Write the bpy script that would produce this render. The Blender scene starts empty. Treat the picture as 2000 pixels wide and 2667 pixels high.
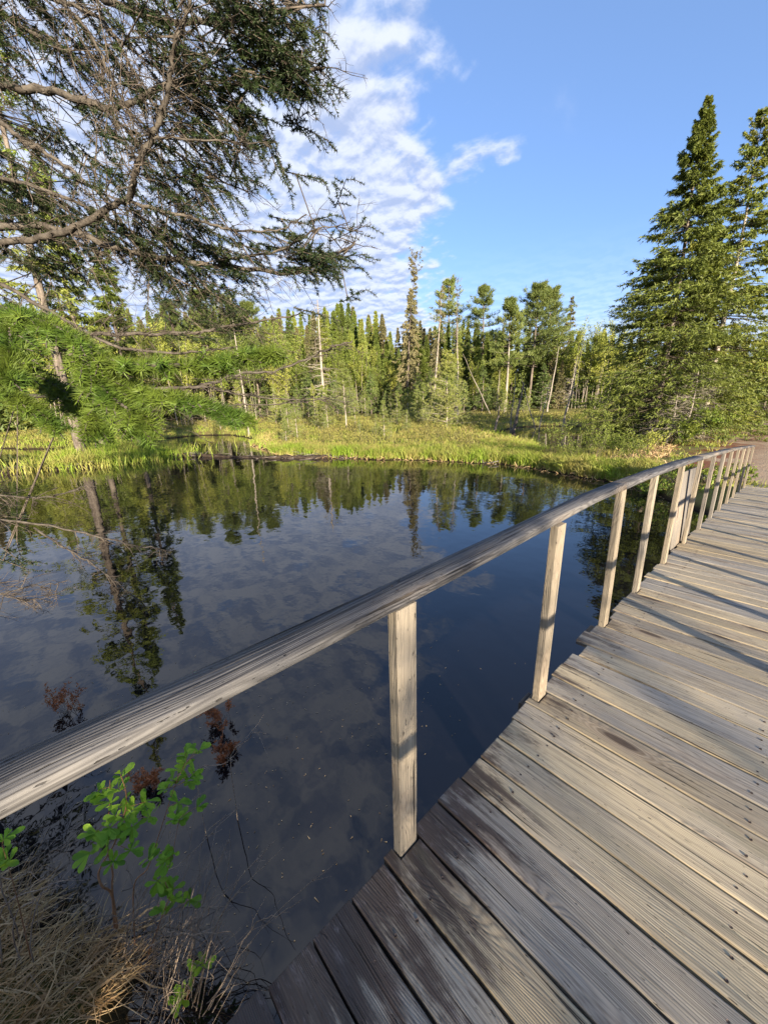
import bpy, bmesh, math
import numpy as np
from mathutils import Matrix, Vector

sc = bpy.context.scene
COL = sc.collection
R = math.radians

# ------------------------------------------------------------------ camera
# world frame: +Y runs along the footbridge, x = 0 is the pond-side edge of its deck, z = 0 its top near the viewer
CAM = np.array([0.721, 0.0, 1.556])
PITCH, YAW, ROLL = R(16.253), R(47.727), R(-1.566)
cy, sy = math.cos(YAW), math.sin(YAW)
F0, RT, U0 = Vector((-sy, cy, 0)), Vector((cy, sy, 0)), Vector((0, 0, 1))
FW = F0 * math.cos(PITCH) - U0 * math.sin(PITCH)
UP = F0 * math.sin(PITCH) + U0 * math.cos(PITCH)
RV = RT * math.cos(ROLL) + UP * math.sin(ROLL)
UV = -RT * math.sin(ROLL) + UP * math.cos(ROLL)
cd = bpy.data.cameras.new('camera')
cam = bpy.data.objects.new('camera', cd)
COL.objects.link(cam)
cd.sensor_fit = 'HORIZONTAL'
cd.sensor_width = 36
cd.lens = 36 * 982.2 / 2000
cd.clip_start = 0.02
cd.clip_end = 3000
cam.matrix_world = Matrix(((RV.x, UV.x, -FW.x, CAM[0]), (RV.y, UV.y, -FW.y, CAM[1]), (RV.z, UV.z, -FW.z, CAM[2]), (0, 0, 0, 1)))
sc.camera = cam

# ------------------------------------------------------------------ light
SUN_EL, SUN_DIR = R(11.6), (math.cos(R(-22.4)), math.sin(R(-22.4)))   # towards the sun, on the ground
EXPOSURE = 1.95
sd = bpy.data.lights.new('sun', 'SUN')
sun = bpy.data.objects.new('sun', sd)
COL.objects.link(sun)
sd.energy = 4.9
sd.angle = R(0.6)
sd.color = (1.0, 0.83, 0.62)
sv = Vector((SUN_DIR[0] * math.cos(SUN_EL), SUN_DIR[1] * math.cos(SUN_EL), math.sin(SUN_EL)))
sun.rotation_euler = sv.to_track_quat('Z', 'Y').to_euler()

sc.view_settings.view_transform = 'Standard'
sc.view_settings.look = 'None'
sc.view_settings.gamma = 1
sc.view_settings.use_curve_mapping = False
sc.view_settings.exposure = EXPOSURE

world = bpy.data.worlds.new('World')
sc.world = world
world.use_nodes = True
wt = world.node_tree
wt.nodes.clear()


class NT:
    """small helper for writing node trees"""
    def __init__(s, tree): s.t = tree
    def n(s, kind, **kw):
        nd = s.t.nodes.new(kind)
        for k, v in kw.items():
            if k == 'inp':
                for i, val in v.items():
                    if isinstance(val, bpy.types.NodeSocket): s.t.links.new(val, nd.inputs[i])
                    else: nd.inputs[i].default_value = val
            else: setattr(nd, k, v)
        return nd
    def math(s, op, a, b=0.0, c=None, clamp=False):
        d = {0: a, 1: b}
        if c is not None: d[2] = c
        return s.n('ShaderNodeMath', operation=op, use_clamp=clamp, inp=d).outputs[0]
    def mix(s, f, a, b, blend='MIX'):
        m = s.n('ShaderNodeMix', data_type='RGBA', blend_type=blend)
        for i, v in ((0, f), (6, a), (7, b)):
            if isinstance(v, bpy.types.NodeSocket): s.t.links.new(v, m.inputs[i])
            else: m.inputs[i].default_value = v if i == 0 else (*v, 1)[:4]
        return m.outputs[2]
    def ramp(s, f, stops, interp='LINEAR'):
        r = s.n('ShaderNodeValToRGB', inp={0: f})
        r.color_ramp.interpolation = interp
        e = r.color_ramp.elements
        while len(e) < len(stops): e.new(0.5)
        for q, (p, c) in zip(e, stops):
            q.position = p
            q.color = (*c, 1)[:4] if hasattr(c, '__len__') else (c, c, c, 1)
        return r.outputs[0]
    def noise(s, vec, scale, detail=4, rough=.55, dist=0.0, out=0):
        return s.n('ShaderNodeTexNoise', inp={'Vector': vec, 'Scale': scale, 'Detail': detail, 'Roughness': rough, 'Distortion': dist}).outputs[out]
    def mapping(s, vec, scale=(1, 1, 1), loc=(0, 0, 0), rot=(0, 0, 0)):
        return s.n('ShaderNodeMapping', inp={'Vector': vec, 'Scale': scale, 'Location': loc, 'Rotation': rot}).outputs[0]
    def smooth(s, v, a, b):
        return s.n('ShaderNodeMapRange', interpolation_type='SMOOTHSTEP', inp={0: v, 1: a, 2: b, 3: 0.0, 4: 1.0}).outputs[0]


w = NT(wt)
sky = w.n('ShaderNodeTexSky', sky_type='NISHITA', sun_disc=False, sun_elevation=SUN_EL,
          sun_rotation=math.atan2(SUN_DIR[0], SUN_DIR[1]), altitude=200, air_density=1.0, dust_density=0.4, ozone_density=2.2)
tc = w.n('ShaderNodeTexCoord').outputs['Generated']
sep = w.n('ShaderNodeSeparateXYZ', inp={0: tc})
zc = w.math('ADD', w.math('MAXIMUM', sep.outputs[2], 0.0), 0.12)
px = w.math('DIVIDE', sep.outputs[0], zc)
py = w.math('DIVIDE', sep.outputs[1], zc)
pl = w.n('ShaderNodeCombineXYZ', inp={0: px, 1: py, 2: 0.0}).outputs[0]
# a bank of broken cloud that ends on a slanting edge, on a cloud layer seen in perspective
g = w.math('ADD', w.math('MULTIPLY', px, -.79), w.math('MULTIPLY', py, -.61))
big = w.noise(pl, 2.0, 3, .5)
pufs = w.noise(pl, 8.0, 6, .55, .2)
pufs = w.math('ADD', w.math('MULTIPLY', pufs, .62), w.math('MULTIPLY', w.noise(w.mapping(pl, (1, 1.4, 1), (2, 5, 0), (0, 0, .5)), 3.1, 5, .6, .6), .38))
edge = w.math('ADD', w.math('MULTIPLY', w.math('SUBTRACT', g, .06), 1.8), w.math('MULTIPLY', w.math('SUBTRACT', big, .5), .75))
for c_, r_, a_ in (((-.867, 1.336, 0), .19, .50), ((-1.16, 1.29, 0), .30, .42), ((-.674, 1.891, 0), .10, .45), ((-1.02, .98, 0), .16, .3)):
    dist = w.n('ShaderNodeVectorMath', operation='DISTANCE', inp={0: pl, 1: c_}).outputs['Value']
    edge = w.math('ADD', edge, w.math('MULTIPLY', w.smooth(dist, r_, 0.0), a_))
edge = w.math('MINIMUM', edge, .50)
cover = w.math('ADD', edge, w.math('MULTIPLY', w.math('SUBTRACT', pufs, .5), 2.1))
mask = w.smooth(cover, -.10, .42)
# thin detached wisps
wis = w.noise(w.mapping(pl, (1.6, 1.0, 1), (3.1, 4.7, 0), (0, 0, .6)), 2.4, 6, .62, .4)
bluearea = w.smooth(w.noise(pl, .9, 2, .5), .5, .68)
wisp = w.math('MULTIPLY', w.math('MULTIPLY', w.smooth(wis, .56, .78), bluearea), .55)
# haze veil low in the sky
low = w.smooth(sep.outputs[2], .30, .04)
vn = w.noise(w.mapping(pl, (.35, .5, 1), (1.2, 0, 0)), 1.1, 4, .55)
veil = w.math('MULTIPLY', w.math('MULTIPLY', low, w.smooth(vn, .3, .7)), .55)
veil = w.math('ADD', veil, w.math('MULTIPLY', w.smooth(sep.outputs[2], .34, .0), .62))
allm = w.math('MAXIMUM', mask, w.math('MAXIMUM', wisp, veil), clamp=True)
puf2 = w.math('ADD', w.math('MULTIPLY', w.noise(w.mapping(pl, (1, 1, 1), (.03, -.028, 0)), 8.0, 6, .55, .2), .62), w.math('MULTIPLY', w.noise(w.mapping(pl, (1, 1.4, 1), (2.04, 4.96, 0), (0, 0, .5)), 3.1, 5, .6, .6), .38))
lit = w.smooth(w.math('SUBTRACT', pufs, puf2), -.10, .09)
dens = w.smooth(cover, .2, 1.0)
cc = w.mix(lit, (2.6, 3.15, 4.6), (5.0, 5.3, 6.1))
cc = w.mix(w.math('MULTIPLY', dens, .25), cc, (2.9, 3.3, 4.4))
skc = w.mix(1.0, sky.outputs[0], (.82, .93, 1.26), 'MULTIPLY')
skc = w.mix(1.0, skc, (.62, .95, 1.45), 'ADD')
fin = w.mix(w.math('MULTIPLY', allm, .90), skc, cc)
bg = w.n('ShaderNodeBackground', inp={0: fin, 1: 0.05})
out = w.n('ShaderNodeOutputWorld', inp={0: bg.outputs[0]})
SKY = 0.05
bg.inputs[1].default_value = SKY

WATER = -1.15


# ------------------------------------------------------------------ geometry helpers
class G:
    def __init__(s): s.V, s.F, s.A, s.n = [], [], [], 0
    def add(s, v, f, a=0.5):
        v = np.asarray(v, np.float32).reshape(-1, 3)
        f = np.asarray(f, np.int64)
        s.V.append(v); s.F.append(f + s.n); s.n += len(v)
        s.A.append(np.full(len(v), a, np.float32) if np.isscalar(a) else np.asarray(a, np.float32).ravel())
        return s
    def mesh(s, name, smooth=False):
        me = bpy.data.meshes.new(name)
        if not s.V: return me
        V = np.concatenate(s.V); A = np.concatenate(s.A)
        me.vertices.add(len(V)); me.vertices.foreach_set('co', V.ravel())
        loops = np.concatenate([f.ravel() for f in s.F])
        cnt = np.concatenate([np.full(len(f), f.shape[1]) for f in s.F])
        me.loops.add(len(loops)); me.loops.foreach_set('vertex_index', loops.astype(np.int32))
        me.polygons.add(len(cnt))
        st = np.zeros(len(cnt), np.int32); st[1:] = np.cumsum(cnt)[:-1]
        me.polygons.foreach_set('loop_start', st)
        if smooth: me.polygons.foreach_set('use_smooth', np.ones(len(cnt), bool))
        at = me.attributes.new('v', 'FLOAT', 'POINT'); at.data.foreach_set('value', A)
        me.update(calc_edges=True)
        return me


def ob(name, data, mat=None, parent=None, loc=None):
    if isinstance(data, G): data = data.mesh(name)
    o = bpy.data.objects.new(name, data); COL.objects.link(o)
    if mat and data is not None and not data.materials: data.materials.append(mat)
    if parent: o.parent = parent
    if loc is not None: o.location = loc
    return o


def empty(name, loc=(0, 0, 0), rz=0):
    o = bpy.data.objects.new(name, None); COL.objects.link(o); o.location = loc; o.rotation_euler = (0, 0, rz); o.empty_display_size = .2
    return o


def tag(o, label=None, cat=None, group=None, kind=None):
    for k, v in (('label', label), ('category', cat), ('group', group), ('kind', kind)):
        if v: o[k] = v
    return o


def dup(root, loc, rz=0, scale=1, label=None, tilt=(0, 0)):
    r = root.copy(); COL.objects.link(r); r.location = loc; r.rotation_euler = (tilt[0], tilt[1], rz)
    r.scale = (scale,) * 3 if np.isscalar(scale) else scale
    if label: r['label'] = label
    for ch in root.children:
        c = ch.copy(); COL.objects.link(c); c.parent = r
        for g2 in ch.children:
            d = g2.copy(); COL.objects.link(d); d.parent = c
    return r


def norm(a): return a / np.maximum(np.linalg.norm(a, axis=-1, keepdims=True), 1e-9)


def perp(d, rng=None):
    h = np.where(np.abs(d[..., 2:3]) > .9, np.array([1., 0, 0]), np.array([0, 0, 1.]))
    a = norm(np.cross(d, h)); b = np.cross(d, a)
    if rng is not None:
        t = rng.uniform(0, 2 * np.pi, d.shape[:-1] + (1,))
        a, b = a * np.cos(t) + b * np.sin(t), b * np.cos(t) - a * np.sin(t)
    return a, b


def prisms(g, A, B, ra, rb, val=.5, k=3):
    A = np.asarray(A, float).reshape(-1, 3); B = np.asarray(B, float).reshape(-1, 3); N = len(A)
    if N == 0: return
    ra = np.broadcast_to(ra, (N,)); rb = np.broadcast_to(rb, (N,))
    a, b = perp(norm(B - A))
    th = np.arange(k) * 2 * np.pi / k
    ring = a[:, None] * np.cos(th)[None, :, None] + b[:, None] * np.sin(th)[None, :, None]
    V = np.concatenate([A[:, None] + ring * ra[:, None, None], B[:, None] + ring * rb[:, None, None]], 1)
    i = np.arange(k); j = (i + 1) % k
    f = np.stack([i, j, j + k, i + k], 1)
    Fc = (np.arange(N)[:, None, None] * 2 * k + f[None]).reshape(-1, 4)
    g.add(V, Fc, np.repeat(np.broadcast_to(val, (N,)), 2 * k))


def blades(g, P, D, L, W, val=.5, curve=0.0, rng=None, side=None):
    """flat pointed leaves: one triangle, or bent ones of three"""
    P = np.asarray(P, float).reshape(-1, 3); D = norm(np.asarray(D, float).reshape(-1, 3)); N = len(P)
    if N == 0: return
    L = np.broadcast_to(L, (N,))[:, None]; W = np.broadcast_to(W, (N,))[:, None]
    s_ = side if side is not None else perp(D, rng)[0]
    val = np.broadcast_to(val, (N,))
    if np.isscalar(curve) and curve == 0:
        V = np.stack([P - s_ * W / 2, P + s_ * W / 2, P + D * L], 1)
        g.add(V, np.arange(N * 3).reshape(N, 3), np.repeat(val, 3))
    else:
        m = P + D * L * .55
        tip = P + D * L + np.asarray(curve).reshape(-1, 3) * L
        V = np.stack([P - s_ * W / 2, P + s_ * W / 2, m + s_ * W * .42, m - s_ * W * .42, tip], 1)
        b = np.arange(N)[:, None] * 5
        g.add(V, b + np.array([[0, 1, 2, 3]]), np.repeat(val, 5)); 
        g.F.append(b + np.array([[3, 2, 4]]) + g.n - N * 5)


def leaves(g, P, D, L, W, val=.5, rng=None):
    """rhombic leaf, folded a little along the midrib: four triangles"""
    P = np.asarray(P, float).reshape(-1, 3); D = norm(np.asarray(D, float).reshape(-1, 3)); N = len(P)
    a, b = perp(D, rng)
    L = np.broadcast_to(L, (N,))[:, None]; W = np.broadcast_to(W, (N,))[:, None]
    q = P + D * L * .6
    V = np.stack([P, P + D * L * .3 + a * W * .32 + b * W * .1, q + a * W * .5 + b * W * .14, P + D * L, q - a * W * .5 + b * W * .14, P + D * L * .3 - a * W * .32 + b * W * .1, q], 1)
    bs = np.arange(N)[:, None] * 7
    f = np.array([[0, 1, 6], [1, 2, 6], [2, 3, 6], [3, 4, 6], [4, 5, 6], [5, 0, 6]])
    g.add(V, (bs[:, :, None] + f[None]).reshape(-1, 3), np.repeat(np.broadcast_to(val, (N,)), 7))


def tube(g, pts, rad, k=8, val=.5, rng=None, rough=0.0):
    pts = np.asarray(pts, float); n = len(pts)
    rad = np.broadcast_to(rad, (n,))
    T = norm(np.gradient(pts, axis=0))
    a = perp(T[:1])[0][0]; rings = []
    th = np.arange(k) * 2 * np.pi / k
    for i in range(n):
        a = a - T[i] * np.dot(a, T[i]); a /= np.linalg.norm(a); b = np.cross(T[i], a)
        r = rad[i] * (1 + (rng.uniform(-rough, rough, k) if rng is not None else np.zeros(k)))
        rings.append(pts[i] + (np.outer(np.cos(th) * r, a) + np.outer(np.sin(th) * r, b)))
    V = np.concatenate(rings)
    i = np.arange(k); j = (i + 1) % k
    f = np.stack([i, j, j + k, i + k], 1)
    Fc = (np.arange(n - 1)[:, None, None] * k + f[None]).reshape(-1, 4)
    g.add(V, Fc, val)
    g.add(pts[[0, -1]], np.zeros((0, 3), int), val)


def spline(pts, n):
    pts = np.asarray(pts, float); m = len(pts)
    t = np.linspace(0, m - 1, n); out = np.empty((n, pts.shape[1]))
    P = np.vstack([2 * pts[0] - pts[1], pts, 2 * pts[-1] - pts[-2]])
    for q, x in enumerate(t):
        i = min(int(x), m - 2); u = x - i
        p0, p1, p2, p3 = P[i], P[i + 1], P[i + 2], P[i + 3]
        out[q] = .5 * ((2 * p1) + (-p0 + p2) * u + (2 * p0 - 5 * p1 + 4 * p2 - p3) * u * u + (-p0 + 3 * p1 - 3 * p2 + p3) * u ** 3)
    return out


def box(g, lo, hi, val=.5):
    x0, y0, z0 = lo; x1, y1, z1 = hi
    V = [(x0, y0, z0), (x1, y0, z0), (x1, y1, z0), (x0, y1, z0), (x0, y0, z1), (x1, y0, z1), (x1, y1, z1), (x0, y1, z1)]
    g.add(V, [(0, 3, 2, 1), (4, 5, 6, 7), (0, 1, 5, 4), (1, 2, 6, 5), (2, 3, 7, 6), (3, 0, 4, 7)], val)


# ------------------------------------------------------------------ materials
def new_mat(name):
    m = bpy.data.materials.new(name); m.use_nodes = True; m.node_tree.nodes.clear()
    return m, NT(m.node_tree)


def foliage(name, dark, light, warm, warm_amt=.35, trans=.3, scale=1.5, rough=.55, rand=.25):
    m, t = new_mat(name)
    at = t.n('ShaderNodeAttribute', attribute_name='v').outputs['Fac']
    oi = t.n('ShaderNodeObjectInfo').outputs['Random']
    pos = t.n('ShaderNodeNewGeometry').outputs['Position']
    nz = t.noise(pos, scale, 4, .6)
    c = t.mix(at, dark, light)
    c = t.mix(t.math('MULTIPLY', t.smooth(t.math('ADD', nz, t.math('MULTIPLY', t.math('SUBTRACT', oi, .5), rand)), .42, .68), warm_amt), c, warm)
    hs = t.n('ShaderNodeHueSaturation', inp={'Color': c, 'Value': t.math('ADD', t.math('MULTIPLY', oi, rand * 1.6), 1 - rand * .8)})
    c = hs.outputs[0]
    p = t.n('ShaderNodeBsdfPrincipled', inp={'Base Color': c, 'Roughness': rough, 'Specular IOR Level': .25})
    tl = t.n('ShaderNodeBsdfTranslucent', inp={0: t.mix(1.0, c, (1.25, 1.2, .6), 'MULTIPLY')})
    mx = t.n('ShaderNodeMixShader', inp={0: trans, 1: p.outputs[0], 2: tl.outputs[0]})
    t.n('ShaderNodeOutputMaterial', inp={0: mx.outputs[0]})
    return m


def bark(name, c1, c2, scale=6, stretch=.25, bump=.4):
    m, t = new_mat(name)
    pos = t.n('ShaderNodeTexCoord').outputs['Object']
    n1 = t.noise(t.mapping(pos, (1, 1, stretch)), scale, 6, .65)
    n2 = t.noise(pos, scale * 4, 3, .6)
    c = t.mix(t.smooth(t.math('ADD', t.math('MULTIPLY', n1, .7), t.math('MULTIPLY', n2, .3)), .35, .65), c1, c2)
    bp = t.n('ShaderNodeBump', inp={'Strength': bump, 'Distance': .02, 'Height': n1})
    p = t.n('ShaderNodeBsdfPrincipled', inp={'Base Color': c, 'Roughness': .85, 'Specular IOR Level': .15, 'Normal': bp.outputs[0]})
    t.n('ShaderNodeOutputMaterial', inp={0: p.outputs[0]})
    return m


def wood(name, axis, pale, grey, dark, stain=False, seed=0.0, contrast=1.0):
    """weathered softwood: growth rings running along one axis, checks, knots, grey and tan patches"""
    m, t = new_mat(name)
    tcn = t.n('ShaderNodeTexCoord').outputs['Object']
    geo = t.n('ShaderNodeNewGeometry')
    wpos = geo.outputs['Position']
    oi = t.n('ShaderNodeObjectInfo').outputs['Random']
    off = t.n('ShaderNodeCombineXYZ', inp={0: t.math('MULTIPLY', oi, 31.7), 1: t.math('MULTIPLY', oi, 53.1), 2: t.math('MULTIPLY', oi, 17.3 + seed)}).outputs[0]
    v = t.n('ShaderNodeVectorMath', operation='ADD', inp={0: tcn, 1: off}).outputs[0]
    rot = {'X': (0, 0, 0), 'Y': (0, 0, R(90)), 'Z': (0, R(90), 0)}[axis]
    v = t.mapping(v, (1, 1, 1), (0, 0, 0), rot)      # grain now along x
    # knots: sparse cells
    kv = t.mapping(v, (1.9, 7.5, 7.5))
    kn = t.n('ShaderNodeTexVoronoi', feature='F1', inp={'Vector': kv, 'Scale': 1.0, 'Randomness': 1.0})
    kd = kn.outputs['Distance']
    rare = t.smooth(t.n('ShaderNodeSeparateColor', inp={0: kn.outputs['Color']}).outputs[0], .42, .46)
    knot = t.math('MULTIPLY', t.smooth(kd, .22, .10), rare)
    halo = t.math('MULTIPLY', t.smooth(kd, .6, .15), rare)
    warp = t.noise(t.mapping(v, (1.1, 5, 5)), 1.0, 2, .5)
    lin = t.n('ShaderNodeSeparateXYZ', inp={0: v}).outputs
    ring = t.math('ADD', t.math('MULTIPLY', lin[1], 1.0), t.math('MULTIPLY', lin[2], .6))
    ring = t.math('ADD', ring, t.math('MULTIPLY', warp, .16))
    ring = t.math('ADD', ring, t.math('MULTIPLY', halo, .045))
    rg = t.math('SINE', t.math('MULTIPLY', ring, 820.0))
    rg = t.math('MULTIPLY', t.math('ADD', rg, 1.0), .5)
    rg = t.math('POWER', rg, 1.6)
    fib = t.noise(t.mapping(v, (2.2, 130, 130)), 1.0, 3, .6)
    fib2 = t.noise(t.mapping(v, (1.2, 34, 34)), 1.0, 5, .6)
    chk = t.noise(t.mapping(v, (1.5, 70, 70), (9, 3, 1)), 1.0, 2, .5, .3)
    check = t.smooth(chk, .665, .70)                     # long dark drying checks
    speck = t.noise(t.mapping(v, (30, 150, 150)), 1.0, 2, .5)
    spk = t.smooth(speck, .68, .74)
    patch = t.noise(t.mapping(wpos, (1.1, 2.2, 2.2)), 1.6, 4, .6)
    tone = t.math('ADD', t.math('MULTIPLY', oi, .5), t.math('MULTIPLY', patch, .75))
    c = t.mix(t.smooth(tone, .35, .85), grey, pale)
    hs = t.n('ShaderNodeHueSaturation', inp={'Color': c, 'Value': t.math('ADD', t.math('MULTIPLY', t.math('FRACT', t.math('MULTIPLY', oi, 7.31)), .42), .76)})
    c = hs.outputs[0]
    mot = t.noise(t.mapping(v, (7, 26, 26), (3, 8, 2)), 1.0, 7, .72)
    c = t.mix(t.math('MULTIPLY', t.smooth(mot, .5, .72), .45), c, tuple(x * .55 for x in grey))
    c = t.mix(t.math('MULTIPLY', rg, .24 * contrast), c, dark)
    c = t.mix(t.math('MULTIPLY', t.smooth(fib, .42, .7), .45 * contrast), c, dark)
    c = t.mix(t.math('MULTIPLY', t.smooth(fib2, .55, .78), .42 * contrast), c, dark)
    c = t.mix(t.math('MULTIPLY', check, .9), c, (.012, .011, .01))
    c = t.mix(t.math('MULTIPLY', spk, .8), c, (.03, .028, .026))
    kring = t.math('MULTIPLY', t.math('ADD', t.math('SINE', t.math('MULTIPLY', kd, 95.0)), 1.0), .5)
    c = t.mix(t.math('MULTIPLY', halo, .6), c, t.mix(kring, (.16, .12, .085), (.30, .25, .19)))
    c = t.mix(t.math('MULTIPLY', knot, .85), c, (.045, .03, .022))
    if stain:
        sp = t.n('ShaderNodeSeparateXYZ', inp={0: wpos}).outputs
        # damp brown-black lichen and algae stain eating in from the pond-side plank ends
        sn = t.noise(t.mapping(wpos, (1.3, 4.2, 1)), 2.1, 8, .72, .15)
        reach = t.math('ADD', t.math('MULTIPLY', t.math('SUBTRACT', 1.45, sp[1]), .42), .04)
        reach = t.math('MAXIMUM', t.math('ADD', reach, .06), .12)
        s1 = t.math('SUBTRACT', reach, sp[0])
        s1 = t.math('ADD', s1, t.math('MULTIPLY', t.math('SUBTRACT', sn, .52), 1.9))
        s1 = t.math('ADD', s1, t.math('MULTIPLY', t.math('SUBTRACT', fib2, .5), 1.1))
        st = t.smooth(s1, -.06, .30)
        far = t.smooth(sp[1], 5.0, 1.5)
        st = t.math('MULTIPLY', st, t.math('ADD', t.math('MULTIPLY', far, .75), .2))
        wh = t.noise(t.mapping(wpos, (9, 34, 1)), 1.0, 8, .78, .4)
        wh2 = t.noise(t.mapping(wpos, (3, 5, 1)), 1.0, 3, .6)
        sc_ = t.mix(t.math('MULTIPLY', t.smooth(wh, .52, .66), t.smooth(wh2, .42, .62)), t.mix(wh2, (.020, .013, .012), (.060, .042, .036)), (.22, .19, .19))
        c = t.mix(t.math('MULTIPLY', st, .93), c, sc_)
        # rusty red in places along the joints, green film on some boards
        gn = t.noise(t.mapping(wpos, (.5, 3.0, 1), (4, 2, 0)), 2.0, 3, .5)
        c = t.mix(t.math('MULTIPLY', t.math('MULTIPLY', t.smooth(gn, .56, .7), far), .35), c, (.17, .165, .095))
    hgt = t.math('SUBTRACT', t.math('ADD', t.math('MULTIPLY', fib, .5), t.math('MULTIPLY', fib2, .6)), t.math('ADD', t.math('MULTIPLY', check, 1.4), t.math('MULTIPLY', rg, .13)))
    hgt = t.math('SUBTRACT', hgt, t.math('MULTIPLY', spk, .8))
    bp = t.n('ShaderNodeBump', inp={'Strength': 1.0, 'Distance': .005, 'Height': hgt})
    p = t.n('ShaderNodeBsdfPrincipled', inp={'Base Color': c, 'Roughness': .72, 'Specular IOR Level': .28, 'Normal': bp.outputs[0]})
    t.n('ShaderNodeOutputMaterial', inp={0: p.outputs[0]})
    return m


def plain(name, col, rough=.6, metallic=0.0):
    m, t = new_mat(name)
    pos = t.n('ShaderNodeTexCoord').outputs['Object']
    c = t.mix(t.noise(pos, 40, 3, .6), tuple(x * .6 for x in col), tuple(min(1, x * 1.4) for x in col))
    p = t.n('ShaderNodeBsdfPrincipled', inp={'Base Color': c, 'Roughness': rough, 'Metallic': metallic})
    t.n('ShaderNodeOutputMaterial', inp={0: p.outputs[0]})
    return m


M = {}
M['deck'] = wood('weathered_deck_wood', 'X', (.435, .368, .245), (.30, .285, .252), (.07, .058, .048), stain=True, contrast=1.15)
M['rail'] = wood('grey_rail_wood', 'Y', (.150, .147, .141), (.085, .087, .095), (.013, .013, .016), contrast=1.9)
M['post'] = wood('pale_post_wood', 'Z', (.29, .25, .185), (.18, .168, .15), (.055, .046, .037))
M['beam'] = wood('dark_beam_wood', 'Y', (.16, .13, .10), (.12, .11, .10), (.04, .035, .03))
M['board'] = wood('grey_board_wood', 'Z', (.20, .185, .165), (.17, .165, .155), (.09, .08, .07))
M['nail'] = plain('rusty_nail', (.06, .045, .04), .6, .5)
M['fir_old'] = foliage('fir_needles_dark', (.010, .022, .010), (.040, .065, .020), (.06, .075, .02), .5, .25, 6)  # dark green needle colour of the old fir and its neighbours
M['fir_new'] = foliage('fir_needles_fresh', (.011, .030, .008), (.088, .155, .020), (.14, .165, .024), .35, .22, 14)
M['spruce_big'] = foliage('spruce_needles_green', (.050, .078, .022), (.165, .205, .040), (.22, .21, .04), .55, .25, .9)  # own needle green of the big spruces by the bridge end
M['spruce_far'] = foliage('spruce_needles_far', (.062, .095, .025), (.19, .25, .052), (.26, .27, .06), .5, .38, .14, rand=.45)
M['spruce_grey'] = foliage('spruce_needles_grey', (.055, .062, .03), (.16, .155, .075), (.20, .17, .09), .5, .2, .4)
M['pine'] = foliage('pine_needles', (.060, .095, .028), (.17, .21, .055), (.21, .22, .05), .4, .25, .4)
M['larch'] = foliage('larch_needles', (.12, .165, .045), (.23, .28, .07), (.26, .26, .07), .5, .4, .5)
M['young'] = foliage('young_conifer_needles', (.050, .088, .030), (.13, .18, .05), (.15, .17, .045), .4, .3, .4, rand=.4)
M['leaf_bush'] = foliage('fresh_bush_leaves', (.10, .24, .022), (.26, .46, .045), (.32, .46, .05), .4, .42, 9)
M['bush_far'] = foliage('bank_bush_leaves', (.06, .11, .02), (.16, .24, .035), (.22, .24, .04), .5, .35, 2)
M['leaf_yellow'] = foliage('budding_leaves', (.12, .17, .035), (.25, .32, .055), (.27, .24, .06), .45, .4, .5, rand=.5)
M['grass'] = foliage('sedge_blades', (.14, .16, .03), (.20, .32, .03), (.33, .26, .11), .6, .35, .8)
M['dry'] = foliage('dry_grass_blades', (.24, .16, .08), (.66, .51, .30), (.45, .27, .13), .6, .2, 6)
M['bog'] = foliage('bog_shrub_leaves', (.15, .145, .045), (.30, .30, .075), (.27, .20, .08), .6, .3, .35)
M['red'] = foliage('rusty_foliage', (.20, .06, .025), (.42, .16, .06), (.30, .12, .05), .5, .2, 9)
M['bark'] = bark('conifer_bark', (.055, .045, .038), (.19, .165, .14))
M['twig'] = bark('dead_twig_bark', (.036, .030, .025), (.12, .102, .082), 30, 1.0, .2)
M['limb'] = bark('fir_limb_bark', (.036, .031, .026), (.10, .09, .076), 22, .8, .6)
M['birch'] = bark('grey_birch_stems', (.16, .14, .12), (.30, .27, .23), 5, .2)
M['snag'] = bark('bleached_dead_wood', (.15, .135, .115), (.32, .29, .25), 5, .2)
M['snag_dark'] = bark('dark_dead_wood', (.07, .06, .055), (.19, .17, .155), 5, .2)
M['stem'] = bark('orange_stem_bark', (.20, .10, .05), (.34, .19, .10), 30)
M['pale_twig'] = bark('pale_twig_bark', (.17, .13, .10), (.36, .30, .24), 30)
M['peat'] = bark('wet_peat', (.012, .010, .008), (.05, .038, .028), 4, 1)

# ground: bog turf, gravel path, rusty needle litter
m, t = new_mat('ground_turf')
pos = t.n('ShaderNodeNewGeometry').outputs['Position']
sp = t.n('ShaderNodeSeparateXYZ', inp={0: pos}).outputs
n1 = t.noise(pos, .22, 5, .6); n2 = t.noise(pos, 2.2, 6, .65); n3 = t.noise(pos, 22, 4, .65)
c = t.mix(t.smooth(n1, .35, .65), (.17, .155, .05), (.20, .22, .05))
c = t.mix(t.smooth(n2, .45, .7), c, (.13, .085, .045))
c = t.mix(t.math('MULTIPLY', n3, .5), c, (.07, .055, .03))
wob = t.math('MULTIPLY', t.math('SUBTRACT', t.noise(pos, .5, 4, .6), .5), 2.2)
xx = t.math('ADD', sp[0], wob)
pathm = t.math('MULTIPLY', t.smooth(xx, -2.6, -1.1), t.smooth(xx, 4.8, 3.6))
pathm = t.math('MULTIPLY', pathm, t.smooth(sp[1], 12.6, 14.2))
gr = t.mix(t.smooth(t.noise(pos, 60, 4, .7), .35, .7), (.21, .155, .105), (.43, .34, .245))
gr = t.mix(t.math('MULTIPLY', t.smooth(t.noise(pos, 1.2, 4, .6), .5, .7), .5), gr, (.20, .11, .07))
c = t.mix(pathm, c, gr)
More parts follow.
